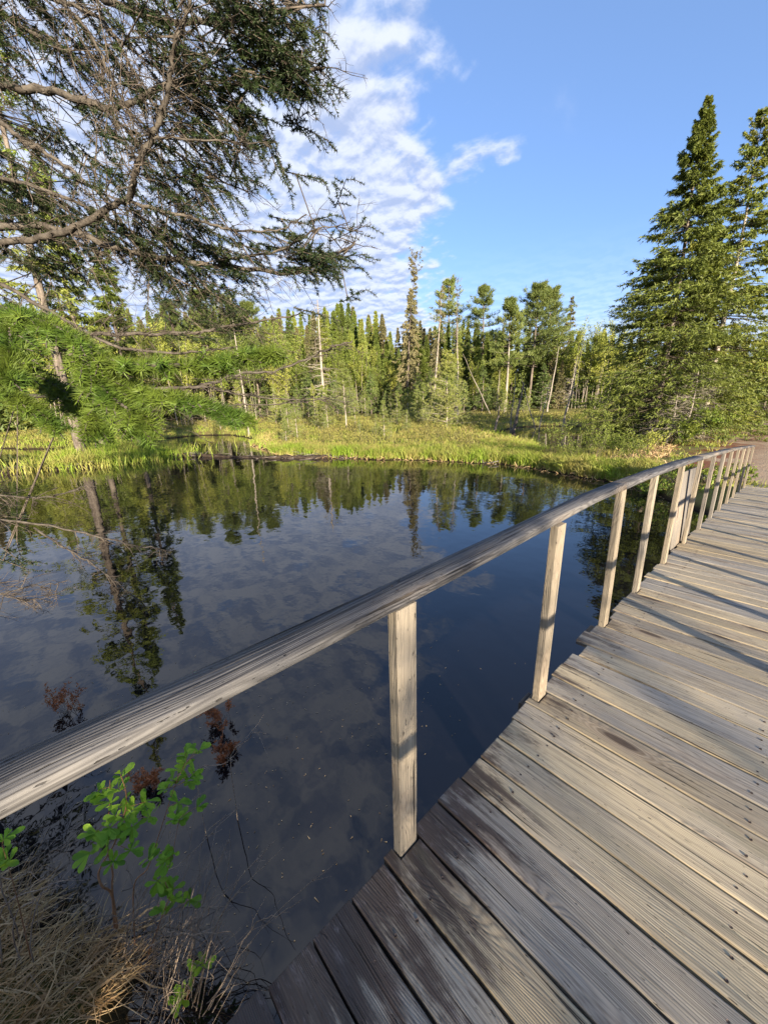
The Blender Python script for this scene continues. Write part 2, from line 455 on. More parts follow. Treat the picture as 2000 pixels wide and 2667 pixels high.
lit_ = t.math('MULTIPLY', t.smooth(t.noise(pos, .8, 5, .65), .44, .56), t.math('MULTIPLY', t.smooth(sp[0], -8, -5), t.smooth(sp[0], .2, -1.4)))
lit_ = t.math('MULTIPLY', lit_, t.math('MULTIPLY', t.smooth(sp[1], 13, 16), t.smooth(sp[1], 34, 28)))
c = t.mix(t.math('MULTIPLY', lit_, .9), c, (.15, .055, .028))
shore = t.smooth(sp[2], WATER + .16, WATER + .02)
c = t.mix(t.math('MULTIPLY', shore, .95), c, (.02, .014, .010))
bp = t.n('ShaderNodeBump', inp={'Strength': .8, 'Distance': .06, 'Height': t.math('ADD', n2, t.math('MULTIPLY', n3, .4))})
p = t.n('ShaderNodeBsdfPrincipled', inp={'Base Color': c, 'Roughness': .95, 'Specular IOR Level': .1, 'Normal': bp.outputs[0]})
t.n('ShaderNodeOutputMaterial', inp={0: p.outputs[0]})
M['ground'] = m

m, t = new_mat('pond_water')
pos = t.n('ShaderNodeNewGeometry').outputs['Position']
a1 = t.noise(pos, .9, 2, .5); a2 = t.noise(t.mapping(pos, (1, 1.3, 1)), 4.5, 2, .5)
bp = t.n('ShaderNodeBump', inp={'Strength': .38, 'Distance': .022, 'Height': t.math('ADD', a1, t.math('MULTIPLY', a2, .16))})
p = t.n('ShaderNodeBsdfPrincipled', inp={'Base Color': (.0045, .0045, .006, 1), 'Roughness': .012, 'IOR': 1.55, 'Specular IOR Level': .5, 'Normal': bp.outputs[0]})
t.n('ShaderNodeOutputMaterial', inp={0: p.outputs[0]})
M['water'] = m

# ------------------------------------------------------------------ water and terrain
POND = np.array([(-1.25, -.20), (-1.45, -.48), (-1.9, -.62), (-3.2, -1.9), (-5.2, -2.0), (-9, -1.9), (-15, -6), (-42, -9), (-46, -2), (-41, -1.8), (-37, .6), (-38, 6), (-40, 12.5), (-37, 14.5), (-30, 13.8),
                 (-25.9, 11.6), (-22, 10.5), (-18.6, 9.9), (-15.5, 11.2), (-12.6, 12.4), (-9.5, 14.3), (-8.6, 14.4), (-7.4, 14.7), (-6, 14.35), (-4.4, 14.1), (-3, 13.4), (-2.2, 12.9),
                 (-1.2, 12.0), (-.3, 11.2), (1, 11.4), (2.8, 12.2), (8, 13.5), (20, 15), (30, 12), (28, 3), (14, -1.2), (6, -.9), (3, -.8), (1, -.6), (-.2, -.42), (-.75, -.30), (-1.0, -.16)])
POND2 = np.array([(-16.6, 28.5), (-18, 34), (-17, 37.5), (-13, 38.4), (-8.5, 37), (-6, 30), (-5.2, 23), (-5.4, 18.6), (-6.8, 17.9), (-8.6, 19.3), (-11.2, 22.5), (-14, 25.5)])
ISLES = [(-26.3, 3.4, 2.6)]


def sdf(P, poly):
    d = np.full(len(P), 1e9); ins = np.zeros(len(P), bool)
    for a, b in zip(poly, np.roll(poly, -1, 0)):
        e = b - a; wv = P - a
        q = wv - e * np.clip(wv @ e / (e @ e), 0, 1)[:, None]
        d = np.minimum(d, (q ** 2).sum(1))
        c1 = (a[1] <= P[:, 1]) & (b[1] > P[:, 1]); c2 = (a[1] > P[:, 1]) & (b[1] <= P[:, 1])
        cr = e[0] * wv[:, 1] - e[1] * wv[:, 0]
        ins ^= (c1 & (cr > 0)) | (c2 & (cr < 0))
    d = np.sqrt(d)
    return np.where(ins, -d, d)          # > 0 on land


def vnoise(P, s, seed=0):
    x, y = P[:, 0] * s, P[:, 1] * s
    return (np.sin(x * 1.3 + 2.1 * np.sin(y * .9 + seed) + seed) + np.sin(y * 1.7 + 1.7 * np.sin(x * 1.1 - seed)) + .6 * np.sin((x + y) * 2.9 + seed * 3)) / 2.6


def land(P):
    d = np.minimum(sdf(P, POND), sdf(P, POND2))
    for x, y, r in ISLES: d = np.maximum(d, r - np.hypot(P[:, 0] - x, (P[:, 1] - y) * .8))
    wob_ = np.where(np.hypot(P[:, 0], P[:, 1]) > 6, .35, .05)
    return d + wob_ * vnoise(P, 1.1, 1.0)


def height(P):
    P = np.asarray(P, float); d = land(P)
    z = np.where(d > 0, WATER + .02 + .14 * (1 - np.exp(-d / .35)) + .12 * (1 - np.exp(-d / 6)) + .02 * vnoise(P, .7, 2), WATER + np.maximum(d * .5, -1.3) - .02)
    # causeway that carries the path away from the bridge
    x, y = P[:, 0], P[:, 1]
    k = np.clip((x + 5.5) / 3.5, 0, 1) * np.clip((7.5 - x) / 2.5, 0, 1) * np.clip((y - 11.3) / 2.3, 0, 1)
    k = k * k * (3 - 2 * k)
    z = np.where(d > 0, z + (WATER + .40 - z) * k * np.clip(d / .8, 0, 1), z)
    # near bank behind the viewer, rising to the landing
    k2 = np.clip((-y - 1.4) / 1.6, 0, 1) * np.clip((x + 2.2) / 1.8, 0, 1) * np.clip((6 - x) / 2, 0, 1); k2 = k2 * k2 * (3 - 2 * k2)
    z = np.where(d > 0, z + (-.08 - z) * k2, z)
    r = np.hypot(x, y)
    z = z + np.clip((r - 75) / 200, 0, 1) * 6.0 + np.clip((r - 24) / 42, 0, 1) * .9 * np.clip(d / 1.5, 0, 1)
    return z


def H1(x, y): return float(height(np.array([[x, y]]))[0])


th = np.radians(np.arange(0, 360, .9)); rr = np.concatenate([[.25], np.geomspace(.5, 60, 230), np.geomspace(64, 1400, 26)])
TT, RR = np.meshgrid(th, rr)
PX = np.stack([(CAM[0] + RR * np.cos(TT)).ravel(), (RR * np.sin(TT)).ravel()], 1)
Z = height(PX)
nt_, nr_ = len(th), len(rr)
i = np.arange(nr_ - 1)[:, None] * nt_ + np.arange(nt_)[None]
j = np.arange(nr_ - 1)[:, None] * nt_ + (np.arange(nt_)[None] + 1) % nt_
gg = G().add(np.column_stack([PX, Z]), np.stack([i, j, j + nt_, i + nt_], -1).reshape(-1, 4))
gg.add([(CAM[0], 0, WATER - .6)], np.zeros((0, 3), int))
cidx = gg.n - 1
gg.F.append(np.stack([np.full(nt_, cidx), np.arange(nt_), (np.arange(nt_) + 1) % nt_], 1))
tag(ob('ground', gg.mesh('ground', True), M['ground']), kind='structure')
gw = G().add([(-75, -30, WATER), (45, -30, WATER), (45, 60, WATER), (-75, 60, WATER)], [(0, 1, 2, 3)])
tag(ob('water', gw, M['water']), kind='structure')

# ------------------------------------------------------------------ footbridge
rng = np.random.default_rng(7)
DW = 2.45
SP = [-4, 0, 2.6, 3.4, 4.35, 5.3, 6.25, 7.2, 8.1, 9.1, 10.1, 11.2, 12.3, 14.2]
ZP = [0, 0, 0, -.025, -.07, -.13, -.195, -.26, -.325, -.40, -.48, -.57, -.665, -.80]
def dz(s): return float(np.interp(s, SP, ZP))
POSTS = [-.33, .655, 1.695, 2.668, 3.45, 4.39, 5.36, 6.33, 7.27, 8.19, 9.16, 10.2, 11.29, 12.45]
POSTS_R = [-1.8, 2.2, 3.0, 3.78, 4.6, 5.5, 6.4, 7.35, 8.3, 9.25, 10.25, 11.3, 12.4]
bridge = tag(empty('footbridge'), 'long arched wooden footbridge of grey weathered planks with a railing beside the pond', 'footbridge')

PITCHP, GAP = .149, .0115
nails = G()
for k in range(-32, 87):
    y0 = 1.05 + PITCHP * k + GAP / 2 + rng.uniform(-.0015, .0015); y1 = 1.05 + PITCHP * (k + 1) - GAP / 2 + rng.uniform(-.0015, .0015)
    ym = (y0 + y1) / 2
    xl = rng.uniform(-.012, .012); xr = DW + rng.uniform(-.02, .02)
    if k in (8, 11, 12): xl += .03
    if k == 9: xl -= .035
    post = [s for s in POSTS if s < y1 + .004 and s + .085 > y0 - .004]
    bm = bmesh.new()
    out_ = []
    nseg = 14 if ym < 5 else 4
    xs = np.linspace(xl, xr, nseg)
    wv = lambda x, q: .0022 * math.sin(x * 5 + q) + .0012 * math.sin(x * 17 + 2 * q)
    q1, q2 = rng.uniform(0, 6, 2)
    low_ = [(x, y0 + wv(x, q1)) for x in xs]; upp = [(x, y1 + wv(x, q2)) for x in xs[::-1]]
    if post:
        a, b = max(post[0] - .006, y0), min(post[0] + .091, y1)
        nx = .046
        if a <= y0 + .012 and b >= y1 - .012: low_ = [(nx, y0)] + low_[1:]; upp = upp[:-1] + [(nx, y1)]
        elif a <= y0 + .012: low_ = [(nx, y0)] + low_[1:]; upp = upp + [(xl, b), (nx, b)]
        elif b >= y1 - .012: upp = upp[:-1] + [(nx, y1)]; low_ = [(nx, a), (xl, a)][::-1] [:0] + low_; upp = upp + [(nx, a), (xl, a)]
        else: upp = upp + [(xl, b), (nx, b), (nx, a), (xl, a)]
    poly = low_ + upp
    cxm = (xl + xr) / 2
    vs = [bm.verts.new((x - cxm, y - ym, 0)) for x, y in poly]
    f = bm.faces.new(vs)
    if f.normal.z < 0: f.normal_flip()
    ex = bmesh.ops.extrude_face_region(bm, geom=[f])
    for v_ in [e for e in ex['geom'] if isinstance(e, bmesh.types.BMVert)]: v_.co.z -= .038
    bmesh.ops.recalc_face_normals(bm, faces=bm.faces)
    te = [e for e in bm.edges if all(abs(v_.co.z) < 1e-6 for v_ in e.verts)]
    bmesh.ops.bevel(bm, geom=te, offset=.0035 + .002 * rng.random(), segments=2, profile=.6, affect='EDGES', clamp_overlap=True)
    me = bpy.data.meshes.new('plank'); bm.to_mesh(me); bm.free()
    me.materials.append(M['deck'])
    pk = ob('plank', me, None, bridge, (cxm, ym, dz(ym) + rng.uniform(-.002, .002)))
    sl = (dz(ym + .1) - dz(ym - .1)) / .2
    pk.rotation_euler = (math.atan(sl) + rng.uniform(-.006, .006), rng.uniform(-.001, .001), rng.uniform(-.0015, .0015))
    if ym < 7:
        for nxp in (.185, .87, 1.58, 2.3):
            for dy in (-.035, .035):
                cxn, cyn = nxp + rng.uniform(-.012, .012), ym + dy + rng.uniform(-.008, .008)
                a_ = np.arange(6) * np.pi / 3
                zt = dz(cyn) + .0015 + (.0 if rng.random() < .7 else .001)
                V = np.column_stack([cxn + .0048 * np.cos(a_), cyn + .0048 * np.sin(a_), np.full(6, zt)])
                V = np.vstack([V, V - [0, 0, .006]])
                nails.add(V, [(0, 1, 2, 3, 4, 5)]); nails.F.append(np.array([(i_, (i_ + 1) % 6, (i_ + 1) % 6 + 6, i_ + 6) for i_ in range(6)][::1]) + nails.n - 12)
tag(ob('nail_heads', nails, M['nail'], bridge), kind='stuff')

# stringers
for x0 in (.14, .84, 1.54, 2.24):
    g = G(); ys = np.arange(-4, 13.9, .6)
    V = []; 
    for yy in ys:
        z_ = dz(yy) - .0395
        V += [(x0, yy, z_), (x0 + .09, yy, z_), (x0 + .09, yy, z_ - .22), (x0, yy, z_ - .22)]
    Fq = [(4 * a_ + b_, 4 * a_ + (b_ + 1) % 4, 4 * a_ + 4 + (b_ + 1) % 4, 4 * a_ + 4 + b_) for a_ in range(len(ys) - 1) for b_ in range(4)]
    g.add(V, Fq); ob('stringer', g, M['beam'], bridge)
for yy in (.9, 4.2, 7.6, 10.6):
    g = G(); box(g, (-.02, yy, dz(yy) - .46), (DW - .1, yy + .14, dz(yy) - .262)); ob('cross_beam', g, M['beam'], bridge)
    for xx in (.2, 2.1):
        g = G(); tube(g, [(xx, yy + .07, dz(yy) - .465), (xx, yy + .07, WATER - 1.4)], .10, 10); ob('pile', g, M['beam'], bridge)


def bar(name, lo, hi, bev, mat, parent, loc, rot=(0, 0, 0), cuts=0):
    bm = bmesh.new(); bmesh.ops.create_cube(bm, size=1)
    for v_ in bm.verts:
        v_.co = Vector([(lo[i_] + hi[i_]) / 2 + v_.co[i_] * (hi[i_] - lo[i_]) for i_ in range(3)])
    bmesh.ops.bevel(bm, geom=bm.edges[:], offset=bev, segments=2, profile=.6, affect='EDGES')
    me = bpy.data.meshes.new(name); bm.to_mesh(me); bm.free()
    o = ob(name, me, mat, parent, loc); o.rotation_euler = rot
    return o


PH = .985
for i_, s in enumerate(POSTS):
    z_ = dz(s + .04)
    lean = [.0, .0, -.012, .028, .012, .0, -.006, .0, .0, .0, -.004, .0, .0, .0][i_]
    bar('rail_post', (0, 0, -.30), (.0375, .085, PH - .0015), .003, M['post'], bridge, (0.003, s, z_), (math.atan(0.0), -lean * .5, rng.uniform(-.02, .02)))
for s in POSTS_R:
    bar('rail_post', (0, 0, -.30), (.0375, .085, PH - .0015), .003, M['post'], bridge, (DW - .04, s, dz(s)), (0, 0, 0))


def rail(pts, w_, h_, name='hand_rail'):
    """a board whose axis follows the given points, rounded edges, local y along it"""
    pts = np.asarray(pts, float); n = len(pts)
    e = .006
    prof = [(-w_ / 2 + e, 0), (w_ / 2 - e, 0), (w_ / 2, -e), (w_ / 2, -h_ + e), (w_ / 2 - e, -h_), (-w_ / 2 + e, -h_), (-w_ / 2, -h_ + e), (-w_ / 2, -e)]
    o0 = pts[0].copy(); V = []
    for k_ in range(n):
        for a_, b_ in prof: V.append((pts[k_, 0] - o0[0] + a_, pts[k_, 1] - o0[1], pts[k_, 2] - o0[2] + b_))
    Fq = [(8 * a_ + b_, 8 * a_ + 8 + b_, 8 * a_ + 8 + (b_ + 1) % 8, 8 * a_ + (b_ + 1) % 8) for a_ in range(n - 1) for b_ in range(8)]
    g = G().add(V, Fq); g.F.append(np.array([list(range(8))])); g.F.append(np.array([[8 * (n - 1) + q for q in range(7, -1, -1)]]))
    return ob(name, g, M['rail'], bridge, o0)


def rz_(s): return dz(s) + PH
RL = [(-1.9, -.006), (.2, -.006), (.70, -.006), (1.2, -.008), (1.74, -.016), (2.25, -.022), (2.70, -.008)], [(2.7035, -.008), (3.45, -.006), (4.43, -.006), (5.4, -.006)], [(5.4035, -.006), (6.37, -.006), (7.3, -.006), (8.23, -.006)], [(8.2335, -.006), (9.2, -.006), (10.24, -.006)], [(10.2435, -.006), (11.33, -.006), (12.5, -.006), (12.62, -.006)]
for seg in RL:
    pts = [(x, s, rz_(s) + .039) for s, x in seg]
    if len(pts) == 2: pts = [(pts[0][0] + (pts[1][0] - pts[0][0]) * t_, pts[0][1] + (pts[1][1] - pts[0][1]) * t_, pts[0][2]) for t_ in np.linspace(0, 1, 6)]
    rail(pts, .094, .039)
for a_, b_ in ((-1.9, 2.2), (2.205, 6.4), (6.405, 9.3), (9.305, 12.6)):
    rail([(DW + .01, s, rz_(s) + .041) for s in np.linspace(a_, b_, 6)], .12, .041)
gnl = G()
for s_ in POSTS:
    for dx_ in (-.018, .012):
        yy = s_ + .042 + rng.uniform(-.008, .008); a_ = np.arange(6) * np.pi / 3
        V = np.column_stack([-.006 + dx_ + .0045 * np.cos(a_), yy + .0045 * np.sin(a_), np.full(6, rz_(yy) + .0405)])
        gnl.add(V, [(0, 1, 2, 3, 4, 5)])
tag(ob('rail_nails', gnl, M['nail'], bridge), kind='stuff')
# upright board fixed outside the railing between two posts
g = G()
box(g, (-.064, 0, -1.16), (-.042, 1.02, 0))
g.V[0][[5, 6], 2] += 0; g.V[0][[6, 7], 2] -= .055
bo = ob('side_board', g, M['board'], bridge, (-.02, 4.97, .745)); bo['label'] = 'grey rough board standing upright outside the railing'
bo.rotation_euler = (0, R(-3), 0)
# cleat below the notched plank
bar('cleat', (0, 0, -.10), (.10, .11, 0), .004, M['beam'], bridge, (-.055, 2.60, -.042)); bar('cleat', (0, 0, -.10), (.05, .11, 0), .004, M['beam'], bridge, (-.052, 1.66, -.045))


# ------------------------------------------------------------------ tree builders
def conifer(rng, H, Rb, base=.08, nb=110, ns=6, nt=6, leaf=.28, lw=.07, droop=.25, top=1.0, prof=.9, gap=.12, up=.15, bare=None, wr=1.0, club=False, droopleaf=.3, wk=3):
    """returns trunk G, wood G (branches) and crown G"""
    T, Wd, C = G(), G(), G()
    r0 = H * .011 + .02
    hs = np.linspace(0, H, 12)
    sw = np.column_stack([np.sin(hs * .5 + rng.uniform(0, 6)) * .006 * H * hs / H, np.sin(hs * .4 + rng.uniform(0, 6)) * .006 * H * hs / H, hs])
    tube(T, sw, r0 * (1 - hs / H * .97), 6)
    u_ = rng.uniform(0, 1, nb) ** .95
    nw = int(10 + H * 1.3); u_ = (np.floor(u_ * nw) + .5 + rng.normal(0, .17, nb)) / nw
    h = H * np.clip(base + (1 - base) * u_, 0, .985)
    nt0 = max(8, nb // 16); h[:nt0] = H * np.linspace(.86, .992, nt0)
    az = rng.uniform(0, 2 * np.pi, nb)
    rel = 1 - h / H
    if club: ln = Rb * np.where(rel < .1, .45 + 0 * rel, np.where(rel < .42, .16 + .5 * (rel - .1), .75 * np.minimum(1, rel * 1.5)))
    else: ln = Rb * np.minimum(1, rel / (1 - base)) ** prof * (1 - .35 * np.clip((rel - .8) / .2, 0, 1))
    ln = ln * rng.uniform(1 - gap * 3, 1 + gap, nb) + .004 * H
    dirh = np.column_stack([np.cos(az), np.sin(az), np.zeros(nb)])
    cx_ = np.interp(h, hs, sw[:, 0]); cy_ = np.interp(h, hs, sw[:, 1])
    P0 = np.column_stack([cx_, cy_, h])
    el0 = np.where(rel < .25, up + (1.3 - up) * (1 - rel / .25), up) + rng.uniform(-.15, .15, nb)
    dr = droop * np.clip(rel * 1.6, .1, 1.2) * rng.uniform(.6, 1.4, nb)
    def bp_(t):       # t shape (nb,k)
        l = ln[:, None] * t
        z_ = l * el0[:, None] - dr[:, None] * ln[:, None] * t ** 1.6 + .22 * ln[:, None] * np.clip(t - .6, 0, 1) ** 1.4 * 2
        return P0[:, None] + dirh[:, None] * l[..., None] + np.array([0, 0, 1.]) * z_[..., None]
    tk = np.linspace(0, 1, 4)
    Bp = bp_(np.broadcast_to(tk, (nb, 4)))
    br = (.006 + .012 * ln / max(Rb, .1)) * wr
    for q in range(3): prisms(Wd, Bp[:, q], Bp[:, q + 1], br * (1 - q * .3), br * (.7 - q * .3) + .002, .5, wk)
    t0 = .18 if bare is None else .3
    ts = rng.uniform(t0, 1, (nb, ns)) ** .8
    S = bp_(ts)
    side = np.cross(dirh, [0, 0, 1.])[:, None] * np.where(rng.random((nb, ns)) < .5, 1, -1)[..., None]
    sdv = norm(dirh[:, None] * .8 + side * rng.uniform(.4, 1.2, (nb, ns, 1)) + np.array([0, 0, 1.]) * rng.uniform(-.5, .12, (nb, ns, 1)))
    sl_ = ln[:, None] * rng.uniform(.16, .38, (nb, ns)) * (1.15 - .6 * ts) + leaf * .3
    lsz = np.clip(.35 + 2.6 * rel, .35, 1)[:, None, None]
    sl_ = sl_ * np.clip(.3 + 2.5 * rel, .3, 1)[:, None]
    u = rng.uniform(0, 1, (nb, ns, nt))
    Q = S[:, :, None] + sdv[:, :, None] * (u * sl_[..., None])[..., None]
    Q = Q + rng.normal(0, leaf * .10, Q.shape)
    D = norm(sdv[:, :, None] * .8 + rng.normal(0, .45, Q.shape) - np.array([0, 0, droopleaf]))
    keep = np.ones((nb, ns, nt), bool)
    if bare is not None:
        pr = np.clip((h / H - bare[0]) / (bare[1] - bare[0]), bare[2], 1); keep = rng.random((nb, ns, nt)) < pr[:, None, None]
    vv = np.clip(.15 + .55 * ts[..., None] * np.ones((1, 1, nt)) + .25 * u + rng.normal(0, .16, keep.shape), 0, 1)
    kk = keep.ravel()
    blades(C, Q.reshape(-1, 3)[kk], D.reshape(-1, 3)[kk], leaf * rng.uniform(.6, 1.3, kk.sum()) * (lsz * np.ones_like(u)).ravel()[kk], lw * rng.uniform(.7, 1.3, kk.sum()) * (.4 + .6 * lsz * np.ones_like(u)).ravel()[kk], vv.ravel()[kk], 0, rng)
    blades(C, [(sw[-1, 0], sw[-1, 1], H * .975)] * 6, rng.normal(0, .10, (6, 3)) + [0, 0, 1], max(leaf * 1.5, H * .03), lw * .45, .6, 0, rng)
    return T, Wd, C


def make_tree(name, label, cat, parts, mats, loc, group=None, rz=0, scale=1, tilt=(0, 0)):
    r = empty(name, loc, rz); tag(r, label, cat, group); r.rotation_euler = (tilt[0], tilt[1], rz); r.scale = (scale,) * 3
    for nm, gm, mt in zip(('trunk', 'branches', 'crown'), parts, mats):
        if gm is not None and gm.n:
            o_ = ob(nm, gm, mt, r)
            if nm != 'trunk': o_['kind'] = 'stuff'
    return r


def from_view(az, D):
    """a spot at compass angle az (degrees left of the bridge axis) and ground distance D from the viewer"""
    return CAM[0] - D * math.sin(R(az)), CAM[1] + D * math.cos(R(az))


def htop(D, el): return CAM[2] + D * math.tan(R(el))


def pine(rng, H, Rb, base=.35, nb=42, nt=15, leaf=.36, lean=0):
    Rb = Rb * .86; nb = int(nb * 1.5)
    T, Wd, C = G(), G(), G()
    hs = np.linspace(0, H, 12); sw = np.column_stack([np.sin(hs * .3) * .1, np.cos(hs * .25) * .1, hs])
    tube(T, sw, (H * .012 + .03) * (1 - hs / H * .93), 7)
    h = H * (base + (1 - base) * rng.uniform(0, 1, nb)); h[:5] = H * .97
    rel = (1 - h / H) / (1 - base)
    nwh = 10; rel = np.clip((np.floor(rel * nwh) + .5 + rng.normal(0, .16, nb)) / nwh, .01, 1); h = H * (1 - rel * (1 - base)); h[:5] = H * .97
    ln = Rb * (.10 + .95 * np.clip(rel * 1.25, 0, 1) ** .85 * (1 - .45 * np.clip(rel - .6, 0, 1))) * rng.uniform(.45, 1.15, nb); ln[:5] = Rb * .15
    az = rng.uniform(0, 2 * np.pi, nb); d = np.column_stack([np.cos(az), np.sin(az), np.zeros(nb)])
    P0 = np.column_stack([np.interp(h, hs, sw[:, 0]), np.interp(h, hs, sw[:, 1]), h])
    def bp_(t): 
        z_ = ln[:, None] * (-.05 + .55 * (1 - rel[:, None]) ** 2) * t + .20 * ln[:, None] * t ** 2.5
        return P0[:, None] + d[:, None] * (ln[:, None] * t)[..., None] + np.array([0, 0, 1.]) * z_[..., None]
    Bp = bp_(np.broadcast_to(np.linspace(0, 1, 5), (nb, 5)))
    for q in range(4): prisms(Wd, Bp[:, q], Bp[:, q + 1], .05 * (1 - q * .22), .05 * (.8 - q * .22) + .004, .5)
    ns = 13
    ts = rng.uniform(.3, 1.04, (nb, ns)); S = bp_(ts)
    side = np.cross(d, [0, 0, 1.])[:, None] * rng.uniform(-1, 1, (nb, ns, 1)) * (ln[:, None, None] * .30)
    S = S + side + np.array([0, 0, 1]) * rng.uniform(-.05, .3, (nb, ns, 1))
    S2 = np.repeat(S[:, :, None], nt, 2) + rng.normal(0, 1, (nb, ns, nt, 3)) * [.11, .11, .09]
    D = norm(d[:, None, None] * .7 + np.array([0, 0, .75]) + rng.normal(0, .6, S2.shape))
    v_ = np.clip(rng.normal(.5, .2, S2.shape[:-1]), 0, 1)
    n = S2.size // 3
    blades(C, S2.reshape(-1, 3), D.reshape(-1, 3), leaf * rng.uniform(.6, 1.2, n), leaf * .17, v_.ravel(), 0, rng)
    return T, Wd, C


def snag(rng, H, r0, nb=40, ln=1.2, base=.15, droop=.2, k=6, twigs=4, crooked=.02):
    T = G(); Wd = G()
    hs = np.linspace(0, H, 10)
    sw = np.column_stack([np.cumsum(rng.normal(0, crooked, 10)), np.cumsum(rng.normal(0, crooked, 10)), hs])
    tube(T, sw, r0 * (1 - .8 * hs / H), k, .5, rng, .1)
    h = rng.uniform(base, .97, nb); az = rng.uniform(0, 6.28, nb)
    L = ln * rng.uniform(.3, 1, nb) * (1.1 - h * .7)
    d = np.column_stack([np.cos(az), np.sin(az), rng.uniform(-.3, .35, nb)])
    P0 = np.column_stack([np.interp(h * H, hs, sw[:, 0]), np.interp(h * H, hs, sw[:, 1]), h * H])
    P1 = P0 + d * L[:, None] * .5; P2 = P1 + (d + rng.normal(0, .25, (nb, 3)) - [0, 0, droop]) * L[:, None] * .5
    rb = r0 * .22 * (1 - .5 * h)
    prisms(Wd, P0, P1, rb, rb * .65); prisms(Wd, P1, P2, rb * .65, rb * .2)
    for q in range(twigs):
        t_ = rng.uniform(.2, 1, nb)[:, None]; A = np.where(t_ < .5, P0 + (P1 - P0) * t_ * 2, P1 + (P2 - P1) * (t_ * 2 - 1))
        B = A + norm(d + rng.normal(0, .8, (nb, 3))) * (L * rng.uniform(.15, .4, nb))[:, None]
        prisms(Wd, A, B, rb * .35, rb * .12)
    return T, Wd


def larch(rng, H, Rb, nb=60, ns=5, nt=5, leaf=.12, base=.15, dens=1.0):
    T, Wd, C = G(), G(), G()
    hs = np.linspace(0, H, 8); sw = np.column_stack([np.sin(hs) * .03, np.cos(hs * .8) * .03, hs]); tube(T, sw, (.012 * H + .01) * (1 - .93 * hs / H), 5)
    h = rng.uniform(base, .99, nb); az = rng.uniform(0, 6.28, nb); L = Rb * (1.05 - h) ** .8 * rng.uniform(.45, 1.1, nb) + .05
    d = np.column_stack([np.cos(az), np.sin(az), rng.uniform(-.1, .35, nb)])
    P0 = np.column_stack([0 * h, 0 * h, h * H]); P2 = P0 + d * L[:, None] + np.array([0, 0, 1]) * (L * .12)[:, None]
    prisms(Wd, P0, P2, .012 * H / 5 + .003, .003)
    ts = rng.uniform(.1, 1, (nb, ns)); S = P0[:, None] + (P2 - P0)[:, None] * ts[..., None]
    sd_ = norm(d[:, None] * .6 + rng.normal(0, .7, (nb, ns, 3))); sl_ = L[:, None] * rng.uniform(.12, .35, (nb, ns))
    prisms(Wd, S, S + sd_ * sl_[..., None], .004, .002)
    u = rng.uniform(0, 1.1, (nb, ns, nt)); Q = S[:, :, None] + sd_[:, :, None] * (u * sl_[..., None])[..., None] + rng.normal(0, .02, (nb, ns, nt, 3))
    n = nb * ns * nt
    blades(C, Q.reshape(-1, 3), rng.normal(0, 1, (n, 3)) + [0, 0, .4], leaf * rng.uniform(.6, 1.3, n), leaf * .32, np.clip(rng.normal(.5, .22, n), 0, 1), 0, rng)
    return T, Wd, C


def bush(rng, H, Rb, nst=14, nl=500, leaf=.05, lw=.6, twig=.004, broad=True, spread=1.0, vmean=.5, tips=3):
    Wd, C = G(), G()
    az = rng.uniform(0, 6.28, nst); rr_ = rng.uniform(.2, 1, nst) * Rb * spread
    base = np.column_stack([rng.normal(0, Rb * .15, nst), rng.normal(0, Rb * .15, nst), np.zeros(nst)])
    tip = np.column_stack([np.cos(az) * rr_, np.sin(az) * rr_, H * rng.uniform(.5, 1.0, nst)])
    mid = (base + tip) / 2 + rng.normal(0, Rb * .12, (nst, 3)); 
    prisms(Wd, base, mid, twig * 1.4, twig); prisms(Wd, mid, tip, twig, twig * .4)
    A, B = [mid, mid], [tip, tip]
    subs = []
    for q in range(tips):
        t_ = rng.uniform(0, 1, nst)[:, None]; a_ = mid + (tip - mid) * t_; b_ = a_ + norm(rng.normal(0, 1, (nst, 3)) + [0, 0, .9]) * (rng.uniform(.15, .35, nst) * H)[:, None]
        prisms(Wd, a_, b_, twig * .6, twig * .25); A.append(a_); B.append(b_)
    A = np.concatenate(A); B = np.concatenate(B)
    i_ = rng.integers(0, len(A), nl); t_ = rng.uniform(.05, 1.02, nl)[:, None]
    P = A[i_] + (B - A)[i_] * t_ + rng.normal(0, leaf * .25, (nl, 3))
    D = norm((B - A)[i_]) * .6 + rng.normal(0, .6, (nl, 3)) + [0, 0, .15]
    v_ = np.clip(rng.normal(vmean, .2, nl), 0, 1)
    if broad: leaves(C, P, D, leaf * rng.uniform(.6, 1.2, nl), leaf * lw, v_, rng)
    else: blades(C, P, D, leaf * rng.uniform(.6, 1.2, nl), leaf * lw, v_, 0, rng)
    return None, Wd, C


# ------------------------------------------------------------------ forest wall beyond the bog
rng = np.random.default_rng(21)
NV = 8
spr = []
for v_ in range(NV):
    H_ = 12.0
    narrow = v_ % 3 == 0
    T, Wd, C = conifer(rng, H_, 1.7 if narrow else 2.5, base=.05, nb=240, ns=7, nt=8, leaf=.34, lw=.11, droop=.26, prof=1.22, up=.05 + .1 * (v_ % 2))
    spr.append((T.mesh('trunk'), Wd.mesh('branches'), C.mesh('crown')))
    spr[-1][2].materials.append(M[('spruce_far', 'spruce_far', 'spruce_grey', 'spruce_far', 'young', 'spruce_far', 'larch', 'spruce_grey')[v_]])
SKY_AZ = [-30, -5, 4, 12, 18, 22, 28, 33, 38, 42, 45, 47, 49, 51, 54, 58, 62, 66, 68, 74, 79, 85, 90, 110, 140]
SKY_EL = [8, 6, 5.2, 6.5, 6.8, 7.2, 8.0, 8.6, 9.4, 10.2, 9.6, 10.6, 11.4, 12.0, 11.9, 11.3, 11.0, 11.2, 11.4, 11, 10.5, 10, 9.6, 10, 10]
